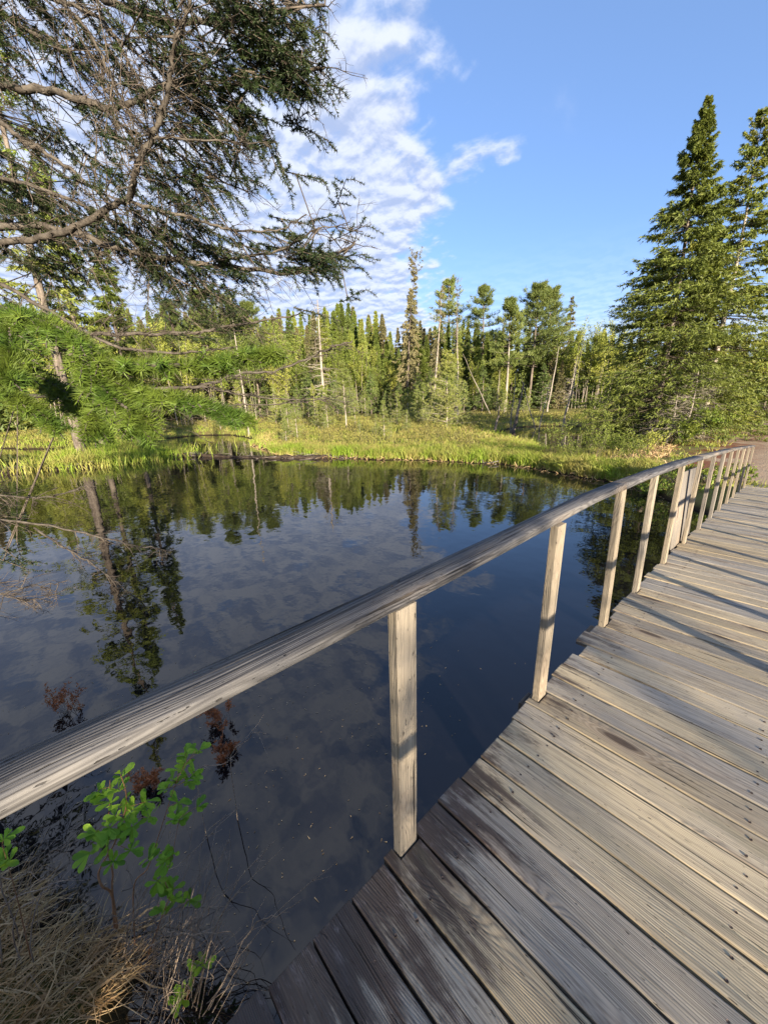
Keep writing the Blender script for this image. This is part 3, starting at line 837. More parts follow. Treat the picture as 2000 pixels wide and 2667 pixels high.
def sector(az):
    return 'beyond the path' if az < 9 else 'behind the largest spruce' if az < 20 else 'below the lone grey spruce' if az < 25 else 'behind the broadest pine' if az < 30 else 'behind the middle pine' if az < 36 else 'behind the big larch' if az < 41 else 'beside the tallest thin spruce' if az < 46 else 'right of the bleached dead tree' if az < 55 else 'left of the bleached dead tree' if az < 64 else 'behind the left pine clump' if az < 76 else 'behind the near green bough'


roots = {}
def spruce_at(az, D, el, v_, label, group, name='spruce_tree'):
    x, y = from_view(az, D); z0 = H1(x, y) - .1
    Ht = max(3.0, htop(D, el) - z0)
    k_ = (v_, name, group)
    s_ = Ht / 12.0; wsc = s_ * rng.uniform(.85, 1.2)
    if k_ not in roots:
        r = empty(name); tag(r, label, 'spruce tree', group)
        for nm, me, mt in zip(('trunk', 'branches', 'crown'), spr[v_], (M['bark'], M['bark'], M['spruce_far'])): ob(nm, me, mt, r)
        roots[k_] = r; r.location = (x, y, z0); r.rotation_euler = (0, 0, rng.uniform(0, 6.28)); r.scale = (wsc, wsc, s_)
        return r
    r = dup(roots[k_], (x, y, z0), rng.uniform(0, 6.28), (wsc, wsc, s_), label)
    return r


cnt = 0
for D0, dD, step, elo in ((66, 6, 1.6, (-4.0, .0)), (76, 6, 1.15, (-2.2, .35)), (88, 8, .95, (-1.0, .5))):
    az = 0.0
    while az < 104:
        D = D0 + rng.uniform(-dD, dD) * .5
        if az > 70: D -= (az - 70) * .55
        el = np.interp(az, SKY_AZ, SKY_EL) + .7 + rng.uniform(*elo) + (rng.uniform(-1.2, 0) if rng.random() < .4 else 0)
        grp = {66: 'front rank of forest spruces', 76: 'middle rank of forest spruces', 88: 'skyline rank of forest spruces'}[D0]
        sec = sector(az)
        lab = {66: 'front rank forest spruce, dark green, ', 76: 'middle rank forest spruce, half hidden, ', 88: 'skyline spruce with a pointed tip, '}[D0] + sec
        spruce_at(az, D, max(el, 2.5), int(rng.integers(0, NV)), lab, grp)
        az += step * rng.uniform(.7, 1.3) * (1.0 if az > 15 else 1.5); cnt += 1

# undergrowth mass closing the forest floor
n = 26000
az = rng.uniform(-6, 112, n); D = rng.uniform(63, 84, n) - np.clip(az - 70, 0, 60) * .55
P = np.column_stack([CAM[0] - D * np.sin(np.radians(az)), D * np.cos(np.radians(az))])
zz = height(P); hh = rng.uniform(0, 1, n) ** 1.3 * (2.9 + 1.8 * vnoise(P, .35, 4))
g = G(); blades(g, np.column_stack([P, zz + hh]), rng.normal(0, .7, (n, 3)) + [0, 0, .8], rng.uniform(.35, .8, n), .16, np.clip(rng.normal(.45, .25, n), 0, 1), 0, rng)
tag(ob('undergrowth', g, M['young']), 'low tangled undergrowth at the foot of the forest', None, kind='stuff')

# special trees of the skyline  (azimuth, distance, top elevation)
def special(az, D, el, maker, name, label, cat, mats, tilt=(0, 0), **kw):
    k_ = 1.3 if D >= 40 else 1.0
    D = D * k_; x, y = from_view(az, D); z0 = H1(x, y) - .1; Ht = htop(D, el) - z0
    prt = maker(Ht / k_, **kw)
    if len(prt) == 2: prt = (*prt, None)
    # lean in the picture plane: tilt[0] degrees to the left
    ax = math.radians(az)
    r = make_tree(name, label, cat, prt, mats, (x, y, z0), scale=k_)
    if tilt[0]:
        r.rotation_mode = 'AXIS_ANGLE'; r.rotation_axis_angle = (R(tilt[0]), math.sin(ax), -math.cos(ax), 0)
    return r


BM3 = (M['bark'], M['twig'])
SM = (M['snag'], M['snag'])
special(44.2, 47, 17.9, lambda H: conifer(rng, H, 1.5, base=.3, nb=150, ns=6, nt=6, leaf=.30, lw=.10, droop=.5, bare=(.25, .5, .3), club=True, droopleaf=.5), 'spruce_tree',
        'tallest thin spruce with a club of needles at its tip above the skyline', 'spruce tree', (*BM3, M['spruce_grey']), (-4.5, 0))
special(43.9, 46, 14.3, lambda H: conifer(rng, H, 2.1, base=.12, nb=170, ns=6, nt=6, leaf=.32, lw=.09, droop=.75, droopleaf=.8, gap=.2), 'spruce_tree',
        'ragged grey drooping spruce just left of the tallest thin spruce', 'spruce tree', (*BM3, M['spruce_grey']), (-2, 0))
special(40.2, 44, 14.6, lambda H: conifer(rng, H, 1.4, base=.1, nb=150, ns=5, nt=4, leaf=.3, lw=.06, droop=.9, bare=(.4, .9, .25), droopleaf=.9), 'spruce_tree',
        'leaning pale trunked spruce with hanging grey dead branches in front of a pine', 'spruce tree', (M['snag'], M['twig'], M['spruce_grey']), (-4, 0))
special(38.1, 56, 14.8, lambda H: pine(rng, H, 4.6, .45, 40), 'pine_tree', 'dark green white pine behind the leaning grey spruce', 'pine tree', (*BM3, M['pine']))
special(37.4, 50, 15.0, lambda H: conifer(rng, H, .9, base=.3, nb=90, ns=4, nt=4, leaf=.3, lw=.08, droop=.5, bare=(.6, .95, .2), club=True), 'spruce_tree',
        'very thin bare spruce with a small tuft at its tip beside the pines', 'spruce tree', (*BM3, M['spruce_grey']), (-1.5, 0))
special(33.5, 54, 13.7, lambda H: pine(rng, H, 4.2, .45, 42), 'pine_tree', 'white pine with layered dark plumes in the middle of the skyline', 'pine tree', (*BM3, M['pine']))
special(30.2, 44, 11.9, lambda H: pine(rng, H, 2.9, .42, 34), 'pine_tree', 'slender pale trunked pine with a narrow crown between two broad pines', 'pine tree', (M['snag'], M['twig'], M['pine']))
special(27.2, 50, 13.1, lambda H: pine(rng, H, 4.6, .35, 56), 'pine_tree', 'broadest yellow green white pine on the right of the skyline', 'pine tree', (*BM3, M['pine']), (-1.5, 0))
special(25.3, 53, 12.7, lambda H: pine(rng, H, 4.6, .35, 56), 'pine_tree', 'yellow green white pine merging into the right side of the broadest pine', 'pine tree', (*BM3, M['pine']))
special(22.9, 55, 11.8, lambda H: conifer(rng, H, 1.5, base=.1, nb=150, ns=6, nt=5, leaf=.34, lw=.1, droop=.5), 'spruce_tree',
        'grey green spruce standing alone right of the broadest pine', 'spruce tree', (*BM3, M['spruce_grey']))
for q, (az, D, el) in enumerate(((67.5, 46, 12.9), (70.5, 44, 13.2), (74, 47, 11.8), (65, 48, 12.3))):
    special(az, D, el, lambda H: pine(rng, H, 3.6, .3, 50), 'pine_tree', ['tall pine behind the dead branches left of the pond centre', 'tallest pine seen through the fir branches on the left', 'pine with a rounded crown far left behind the log', 'smaller pine at the right edge of the left pine clump'][q], 'pine tree', (*BM3, M['pine']))
special(55.9, 40, 13.2, lambda H: snag(rng, H, .19, 80, 2.6, .2, .1, 8, 4, .02), 'dead_tree', 'thick bleached dead tree with many bare branches left of the forest', 'dead tree', SM)
SN = [(36.6, 38, 9.9, .09, 26, 1.4, 0, 'thin dead tree with forked pale branches behind the big larch'), (29.2, 36, 3.6, .07, 30, 1.0, 2.5, 'short pale dead tree left of the dark leaning stump'),
      (24.6, 42, 6.3, .09, 16, 1.4, 5, 'pale leaning dead trunk in front of the broadest pine'), (25.8, 36.5, 2.8, .07, 46, 1.3, 8, 'pale dead tree with a fan of curved branches at the far pond edge'),
      (23.0, 37, 5.9, .10, 40, 1.8, 7, 'tall leaning white dead tree right of the fan shaped one'), (22.2, 42, 5.1, .08, 36, 1.6, 6, 'second leaning white dead tree beside the tall one'),
      (31.3, 44, 4.5, .05, 10, .5, 0, 'thin pale dead pole near the long leaning pole'), (66.8, 36, 14.5, .09, 14, .8, 0, 'straight white dead trunk seen through the fir branches')]
for az, D, el, r0, nb, ln, tl, lab in SN:
    special(az, D, el, lambda H: snag(rng, H, r0, nb, ln, .12, .5, 6, 5, .03), 'dead_tree', lab, 'dead tree', SM, (-tl, 0))
special(32.0, 40, 6.3, lambda H: snag(rng, H * 1.1, .05, 6, .6, .3, .3, 6, 2, .03), 'dead_tree', 'long bare pole leaning steeply to the left behind the grass', 'dead tree', SM, (27, 0))
special(25.2, 37, 3.4, lambda H: snag(rng, H * 1.05, .06, 12, .8, .3, .3, 6, 2, .03), 'dead_tree', 'thin dead pole leaning left across the fan shaped dead tree', 'dead tree', SM, (19, 0))
special(29.1, 34.5, 2.2, lambda H: snag(rng, H, .19, 26, 1.3, .1, .9, 8, 5, .04), 'dead_tree', 'dark leaning dead stub at the left edge of the small back pond', 'dead tree', (M['snag_dark'],) * 2, (-8, 0))
special(31.5, 31, -.9, lambda H: snag(rng, H, .14, 7, .7, .3, .9, 8, 3, .04), 'dead_tree', 'short dark broken stump left of the dark leaning stub', 'stump', (M['snag_dark'],) * 2, (-8, 0))

# larches and young conifers standing on the bog
x, y = from_view(38.2, 33)
make_tree('larch_tree', 'big feathery light green larch in the middle of the bog', 'larch tree', larch(rng, 6.1, 2.7, 190, 9, 10, .13, .06), (M['snag'], M['snag'], M['larch']), (x, y, H1(x, y)), tilt=(0, 0))
x, y = from_view(53.0, 33)
make_tree('larch_tree', 'thin leaning larch with sparse pale foliage right of the bleached dead tree', 'larch tree', larch(rng, 5.6, 2.0, 120, 8, 7, .12, .3), (M['snag'], M['snag'], M['larch']), (x, y, H1(x, y)))
lv = []
for q in range(4):
    T, Wd, C = larch(rng, 4.0, 1.15, 80, 6, 7, .13, .08); lv.append((T.mesh('trunk'), Wd.mesh('branches'), C.mesh('crown')))
yv = []
for q in range(3):
    T, Wd, C = conifer(rng, 4.0, 1.15, base=.03, nb=90, ns=6, nt=7, leaf=.17, lw=.055, droop=.05, up=.25); yv.append((T.mesh('trunk'), Wd.mesh('branches'), C.mesh('crown')))


def field(nm, vars_, mats, spots, cat, group, labs):
    root = [None] * len(vars_)
    for (az, D, hgt, lab) in spots:
        lab_ = labs[lab] + ('short, ' if hgt < 2.6 else 'tall, ') + sector(az)
        v_ = int(rng.integers(0, len(vars_))); x, y = from_view(az, D); loc = (x, y, H1(x, y) - .03); s_ = hgt / 4.0
        if root[v_] is None:
            r = empty(nm); tag(r, lab_, cat, group)
            for pn, me, mt in zip(('trunk', 'branches', 'crown'), vars_[v_], mats): ob(pn, me, mt, r)
            r.location = loc; r.scale = (s_,) * 3; root[v_] = r
        else: dup(root[v_], loc, rng.uniform(0, 6.28), s_, lab_)


sp_ = []
for q in range(90):
    az = rng.uniform(38, 100); D = rng.uniform(25, 60)
    if land(np.array([from_view(az, D)]))[0] > 1: sp_.append((az, D, rng.uniform(1.2, 4.6) * (1 if D > 32 else .6), 0))
for q in range(12):
    sp_.append((rng.uniform(26, 44), rng.uniform(43, 62), rng.uniform(1.6, 3.4), 0))
field('larch_tree', lv, (M['snag'], M['snag'], M['larch']), sp_, 'larch tree', 'young larches on the bog', ['young light green larch on the bog, '])
sp_ = [(az, rng.uniform(56, 66), rng.uniform(3.0, 6.6), 0) for az in np.concatenate([rng.uniform(38, 60, 26), rng.uniform(24, 38, 12), rng.uniform(60, 100, 14)])]
field('young_spruce', yv, (M['bark'], M['bark'], M['young']), sp_, 'young spruce', 'young spruces at the forest foot', ['bluish green young spruce at the forest foot, '])

# budding birches and aspens on the far right of the skyline and through the forest
def birch(rng, H, n=9, nl=900, Rb=1.3, leaf=.12, lo=.3):
    T, C = G(), G(); Wd = G()
    A, B = [], []
    for q in range(n):
        x0, y0 = rng.normal(0, .5, 2); tx, ty = x0 * 2 + rng.normal(0, .35, 2)[0], y0 * 2 + rng.normal(0, .4)
        pts = np.array([(x0, y0, 0), ((x0 + tx) / 2 + rng.normal(0, .12), (y0 + ty) / 2, H * .5), (tx, ty, H * rng.uniform(.75, 1))])
        tube(T, spline(pts, 6), np.linspace(.026, .007, 6), 5)
        m_ = 16; t_ = rng.uniform(lo, 1, m_); P = np.array([pts[1] * 2 * (1 - t) + pts[2] * (2 * t - 1) if t > .5 else pts[0] * (1 - 2 * t) + pts[1] * 2 * t for t in t_])
        Q = P + norm(rng.normal(0, .6, (m_, 3)) + [0, 0, .9]) * (rng.uniform(.06, .19, m_) * H)[:, None]
        prisms(Wd, P, Q, .009, .004); A.append(P); B.append(Q)
    A = np.concatenate(A); B = np.concatenate(B); i_ = rng.integers(0, len(A), nl); t_ = rng.uniform(.1, 1.1, nl)[:, None]
    blades(C, A[i_] + (B - A)[i_] * t_ + rng.normal(0, .12, (nl, 3)), rng.normal(0, 1, (nl, 3)), leaf * rng.uniform(.6, 1.3, nl), leaf * .6, np.clip(rng.normal(.5, .25, nl), 0, 1), 0, rng)
    return T, Wd, C


bvar = [tuple(q.mesh(nm) for q, nm in zip(birch(rng, 8.0, 7, 4200, leaf=.15), ('trunk', 'branches', 'crown'))) for _ in range(3)]
BS = [(21.5, 62.0, 8.3), (20.2, 63.4, 8.0), (19.2, 60.7, 7.8), (18, 64.7, 7.4), (22.8, 64.7, 7.4), (16.5, 63.4, 7), (6.5, 58.1, 6), (4.8, 55.4, 5.8), (2.5, 56.8, 5.6), (8.5, 62.0, 6), (34, 60.7, 5.5), (31.5, 59.4, 5), (48, 62.0, 6.2), (58, 60.7, 8), (62, 56.8, 9), (66, 54.1, 10), (70, 50.2, 11), (75, 48.8, 11.5), (79, 47.5, 12), (84, 47.5, 11), (88, 48.8, 12), (46, 63.4, 6), (53.1, 63.9, 10.2), (50.6, 63.2, 10.2), (73.5, 76.4, 11.8), (52.7, 71.7, 9.7), (51.2, 63.9, 9.4), (73.8, 76.9, 12.0), (70.0, 65.5, 9.8), (64.8, 75.2, 12.2), (72.4, 63.6, 11.1), (66.2, 71.1, 9.3), (60.2, 63.6, 12.5), (72.0, 71.9, 9.8), (73.3, 72.3, 12.3), (71.4, 71.2, 10.3), (64.0, 69.8, 9.2), (55.2, 76.6, 8.7), (47.4, 73.3, 9.7), (62.0, 70.5, 10.0), (75.9, 65.5, 10.3), (52.1, 73.4, 9.7), (56.7, 75.4, 9.9), (62.8, 78.3, 8.9)]
broot = [None] * 3
for q, (az, D, el) in enumerate(BS):
    v_ = q % 3; x, y = from_view(az, D); z0 = H1(x, y); el = el * (.8 if az > 44 else 1); s_ = (htop(D, el) - z0) / 8
    lab = ('low' if el < 6 else 'middling' if el < 9 else 'tall') + ' yellow budding birch ' + sector(az)
    if broot[v_] is None:
        r = empty('birch_tree'); tag(r, lab, 'birch tree', 'budding birches')
        for pn, me, mt in zip(('trunk', 'branches', 'crown'), bvar[v_], (M['birch'], M['twig'], M['leaf_yellow'])): ob(pn, me, mt, r)
        r.location = (x, y, z0); r.scale = (s_,) * 3; broot[v_] = r
    else: dup(broot[v_], (x, y, z0), rng.uniform(0, 6.28), s_, lab)

# tall trees on the little island behind the drift log
for q, (az, D, el, Rb, lab) in enumerate(((86.0, 26.5, 36, 2.6, 'tallest spruce on the islet behind the drift log, mirrored in the pond'), (83.8, 27.5, 24, 1.8, 'slimmer spruce close beside the tall islet spruce'), (80.0, 27.2, 20, 1.5, 'bare trunked spruce at the right end of the islet'))):
    x, y = from_view(az, D); z0 = H1(x, y) - .15; Ht = htop(D, el) - z0
    make_tree('spruce_tree', lab, 'spruce tree', conifer(rng, Ht, Rb, base=.12, nb=230, ns=8, nt=7, leaf=.26, lw=.07, droop=.35, gap=.22, bare=(.1, .35, .15), wr=1.6), (M['bark'], M['twig'], M['spruce_far']), (x, y, z0))

# ------------------------------------------------------------------ two big spruces by the bridge end
rng = np.random.default_rng(5)
x, y = from_view(12.4, 26); z0 = H1(x, y) - .1
make_tree('spruce_tree', 'largest full green spruce on the bank beyond the bridge, wide at the water', 'spruce tree',
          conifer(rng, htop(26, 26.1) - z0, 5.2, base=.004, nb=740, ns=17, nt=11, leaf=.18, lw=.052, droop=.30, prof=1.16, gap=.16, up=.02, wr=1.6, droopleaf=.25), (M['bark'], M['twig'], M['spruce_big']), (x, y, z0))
x, y = from_view(7.9, 29); z0 = H1(x, y) - .1
make_tree('spruce_tree', 'tall sparse spruce with a visible pale trunk right of the largest spruce', 'spruce tree',
          conifer(rng, htop(29, 24.0) - z0, 4.0, base=.03, nb=390, ns=14, nt=10, leaf=.20, lw=.06, droop=.35, prof=.85, gap=.22, up=.05, wr=2.0, bare=(.02, .2, .6), droopleaf=.3), (M['snag'], M['twig'], M['spruce_big']), (x, y, z0))
x, y = from_view(10.0, 30.5); z0 = H1(x, y) - .1
make_tree('spruce_tree', 'shorter spruce filling the gap between the two big spruces', 'spruce tree',
          conifer(rng, htop(30.5, 16.5) - z0, 2.7, base=.03, nb=260, ns=12, nt=9, leaf=.20, lw=.055, droop=.32, prof=.85, gap=.2, wr=1.6), (M['bark'], M['twig'], M['spruce_big']), (x, y, z0))
x, y = from_view(3.2, 33); z0 = H1(x, y) - .1
make_tree('spruce_tree', 'low dark spruce at the right edge beyond the second big spruce', 'spruce tree',
          conifer(rng, htop(33, 8.0) - z0, 2.4, base=.03, nb=200, ns=10, nt=7, leaf=.22, lw=.06, droop=.3, gap=.2), (M['bark'], M['twig'], M['spruce_far']), (x, y, z0))
# dead grey brush tangled under the second spruce
T, Wd = snag(rng, 3.4, .07, 150, 2.1, .05, .3, 6, 9, .03)
x, y = from_view(9.0, 24.6); make_tree('dead_tree', 'grey tangle of dead twigs under the second big spruce', 'dead tree', (T, Wd), (M['snag'], M['snag']), (x, y, H1(x, y)))
x, y = from_view(11.0, 23.8); T, Wd = snag(rng, 2.4, .05, 80, 1.8, .05, .3, 6, 7, .03); make_tree('dead_tree', 'smaller bare grey sapling at the foot of the largest spruce', 'dead tree', (T, Wd), (M['snag'], M['snag']), (x, y, H1(x, y)))

# shrubs round the bridge end
SB = [(18.6, 16.6, 1.5, .7, 'leaf_yellow', 500, 'airy budding shrub at the left end of the grassy bank beyond the railing'), (16.2, 17.4, 1.3, .8, 'leaf_yellow', 700, 'dense budding shrub under the largest spruce'), (14.2, 16.6, 1.1, .6, 'leaf_yellow', 500, 'small budding shrub near the water by the board'),
      (12.6, 18.6, 1.0, .7, 'leaf_yellow', 500, 'low shrub on the bare ground left of the path'), (7.3, 25.0, 1.7, 1.2, 'bush_far', 1500, 'green leafy bush at the foot of the second spruce'), (9.6, 24.0, 1.3, 1.2, 'bush_far', 1100, 'green leafy bush left of the largest one'),
      (5.4, 31.0, 1.6, 1.2, 'bush_far', 900, 'green bush beside the path behind the spruces'), (23.6, 17.4, 1.7, .6, 'leaf_yellow', 420, 'tall thin shrub with small yellow leaves on the grassy point'), (21.2, 16.6, 1.1, .5, 'leaf_yellow', 260, 'small thin shrub on the grassy point beside the tall one'),
      (9.0, 13.1, .55, .5, 'bush_far', 420, 'low green plant behind the far railing posts'), (6.5, 13.3, .5, .5, 'bush_far', 420, 'low green plant at the last railing posts'), (3.6, 13.6, .5, .45, 'bush_far', 380, 'low green weeds where the bridge meets the path'), (4.6, 14.1, .4, .4, 'leaf_yellow', 300, 'low weeds behind the end of the handrail'),
      (11.5, 12.8, .6, .55, 'bush_far', 420, 'low green plant behind the upright board')]
for az, D, h_, r_, mt, nl, lab in SB:
    x, y = from_view(az, D)
    big_ = D > 20
    make_tree('shrub', lab, 'shrub', bush(rng, h_, r_, 22, nl * 2, .10 if big_ else .055, .6, .005, True), (None, M['twig'], M[mt]), (x, y, H1(x, y) - .02))
# the far side of the path: bushes closing the right edge
for q, (az, D, h_) in enumerate(((3.4, 40, 3.0), (1.0, 41, 3.2), (5.6, 39, 2.6), (-2, 42, 3.5))):
    x, y = from_view(az, D)
    make_tree('shrub', ['tall olive shrub where the path bends away', 'tall shrub right of the bend of the path', 'lower olive shrub left of the bend of the path', 'tall shrub at the far right of the path'][q], 'shrub', bush(rng, h_, 2.2, 40, 3500, .16, .6, .012, False), (None, M['twig'], M['young']), (x, y, H1(x, y)))

# ------------------------------------------------------------------ bog vegetation (nobody could count it)
rng = np.random.default_rng(11)
def scatter(n, azr, Dr, dmin, dmax=1e9, power=1.0):
    az = rng.uniform(*azr, n); D = Dr[0] + (Dr[1] - Dr[0]) * rng.uniform(0, 1, n) ** power
    P = np.column_stack([CAM[0] - D * np.sin(np.radians(az)), D * np.cos(np.radians(az))])
    d = land(P); k_ = (d > dmin) & (d < dmax)
    return P[k_], d[k_]

# sedge along the shores
g = G()
for (n, azr, Dr, dmx, L0, W0) in ((90000, (18, 66), (13.5, 24), 2.6, .50, .024), (26000, (11, 26), (12.5, 19), 1.6, .40, .020), (70000, (20, 104), (20, 50), 30, .38, .05), (16000, (74, 104), (23, 40), 2, .4, .035)):
    P, d = scatter(n, azr, Dr, .0, dmx, 1.0)
    cl = vnoise(P, 2.3, 5) * .5 + vnoise(P, 6.0, 2) * .35
    k_ = rng.random(len(P)) < np.clip(.75 + cl, .12, 1); P, d, cl = P[k_], d[k_], cl[k_]
    m_ = len(P)
    near = np.exp(-d / .9)
    L = L0 * (.55 + .6 * rng.random(m_)) * (1 + .35 * cl) * (.8 + .35 * near)
    lean_ = rng.normal(0, .28, (m_, 3)); lean_[:, 2] = 1
    v_ = np.clip(.25 + .45 * near + .25 * cl + rng.normal(0, .18, m_), 0, 1)
    cv = rng.normal(0, .28, (m_, 3)); cv[:, 2] = -np.abs(cv[:, 2]) * .6
    blades(g, np.column_stack([P, height(P)]), lean_, L, W0 * rng.uniform(.6, 1.3, m_), v_, cv, rng)
tag(ob('sedge_grass', g, M['grass']), 'bright green sedge fringing the pond and tufts across the bog', None, kind='stuff')
# dead straw at the water line and through the bog
g = G()
P, d = scatter(42000, (10, 104), (12.5, 34), -.12, 3.0)
m_ = len(P); L = rng.uniform(.15, .45, m_); lean_ = rng.normal(0, .8, (m_, 3)); lean_[:, 2] = np.abs(lean_[:, 2]) * .6 + .1
blades(g, np.column_stack([P, np.maximum(height(P), WATER)]), lean_, L, .018, np.clip(rng.normal(.5, .25, m_), 0, 1), rng.normal(0, .2, (m_, 3)) - [0, 0, .2], rng)
tag(ob('dead_straw', g, M['dry']), 'pale dead straw lying along the shores', None, kind='stuff')
# leatherleaf and bog shrubs
g = G(); gt = G()
P, d = scatter(120000, (18, 106), (17, 50), 1.4, 1e9, .9)
cl = vnoise(P, .55, 8) + .5 * vnoise(P, 1.7, 3)
k_ = (cl > -.15 + .25 * rng.standard_normal(len(P))); P, d, cl = P[k_], d[k_], cl[k_]
m_ = len(P); hh = rng.uniform(.02, 1, m_) ** .8 * (.38 + .28 * np.clip(cl, 0, 1)) * np.clip(d / 3, .3, 1)
Dd = np.hypot(P[:, 0] - CAM[0], P[:, 1])
blades(g, np.column_stack([P, height(P) + hh]), rng.normal(0, .7, (m_, 3)) + [0, 0, .7], rng.uniform(.5, 1.2, m_) * (.05 + Dd * .0025), .03 + Dd * .0008, np.clip(rng.normal(.35, .25, m_) + .35 * hh, 0, 1), 0, rng)
k_ = rng.random(m_) < .16
z_ = height(P[k_]); prisms(gt, np.column_stack([P[k_], z_]), np.column_stack([P[k_] + rng.normal(0, .12, (k_.sum(), 2)), z_ + hh[k_] + .15]), .006, .003)
tag(ob('bog_shrubs', g, M['bog']), 'low ochre and olive leatherleaf covering the bog', None, kind='stuff')
tag(ob('bog_stems', gt, M['twig']), 'bare brown stems standing among the low bog growth', None, kind='stuff')
# shade-side ground cover round the bridge end and the path verges
g = G()
P = np.column_stack([rng.uniform(-7, 9, 60000), rng.uniform(12.2, 42, 60000)]); d = land(P)
vg = vnoise(P, .9, 9)
onpath = (P[:, 0] > -1.5 + .5 * vg) & (P[:, 0] < 4.3 + .5 * vg) & (P[:, 1] > 13.6)
litter = (P[:, 0] < -1.0) & (P[:, 1] > 14.5) & (P[:, 1] < 30) & (vnoise(P, .8, 3) < .35)
k_ = (d > .05) & ~onpath & ~(litter & (rng.random(len(P)) < .93)); P = P[k_]; m_ = len(P)
lean_ = rng.normal(0, .45, (m_, 3)); lean_[:, 2] = 1
blades(g, np.column_stack([P, height(P)]), lean_, rng.uniform(.06, .22, m_), .016 + .0006 * P[:, 1], np.clip(rng.normal(.4, .25, m_), 0, 1), rng.normal(0, .25, (m_, 3)), rng)
tag(ob('verge_grass', g, M['grass']), 'short grass on the verges of the path', None, kind='stuff')

# drift log line across the left arm of the pond
LOG = [(-24.1, -2.9), (-23.8, -1.4), (-23.9, -.3), (-22.9, .9), (-23.0, 2.3), (-24.0, 4.6), (-22.9, 6.3), (-20.4, 7.9), (-18.1, 9.2), (-16.2, 10.7), (-15.0, 11.6)]
pts = spline(np.column_stack([np.array(LOG), WATER + .03 + rng.normal(0, .03, len(LOG))]), 60)
pts += rng.normal(0, .035, pts.shape)
g = G(); tube(g, pts, .10 + .05 * rng.random(60), 7, .5, rng, .3)
lg = ob('drift_log', g, M['peat']); tag(lg, 'long dark half sunken log line across the left of the pond', 'log')
gt = G(); m_ = 420; i_ = rng.integers(0, 60, m_); A = pts[i_] + rng.normal(0, .08, (m_, 3)); B = A + rng.normal(0, .38, (m_, 3)) * [1, 1, .22] + [0, 0, .05]
prisms(gt, A, B, .02, .006); ob('driftwood_sticks', gt, M['snag_dark'], lg)['kind'] = 'stuff'
# islet and log grass
g = G(); P = np.vstack([np.column_stack([rng.normal(-25.6, 1.5, 9000), rng.normal(3.6, 1.5, 9000)]), np.column_stack([rng.normal(-23.2, .25, 1600), rng.normal(2.0, 1.1, 1600)])])
m_ = len(P); lean_ = rng.normal(0, .3, (m_, 3)); lean_[:, 2] = 1
blades(g, np.column_stack([P, np.maximum(height(P), WATER)]), lean_, rng.uniform(.25, .7, m_), .04, np.clip(rng.normal(.6, .25, m_), 0, 1), rng.normal(0, .25, (m_, 3)), rng)
tag(ob('islet_grass', g, M['grass']), 'bright grass on the islet and the drift log', None, kind='stuff')
# driftwood at the right shore
gt = G()
for q in range(8):
    a_ = np.array([-8.1, 14.3, WATER + .06]) + rng.normal(0, .22, 3) * [1, .6, .1]; b_ = a_ + rng.normal(0, .35, 3) * [1, 1, .3]
    prisms(gt, [a_], [b_], .02, .008, .5, 5)
tag(ob('driftwood', gt, M['board']), 'small heap of bleached driftwood at the edge of the grassy shore', 'driftwood')

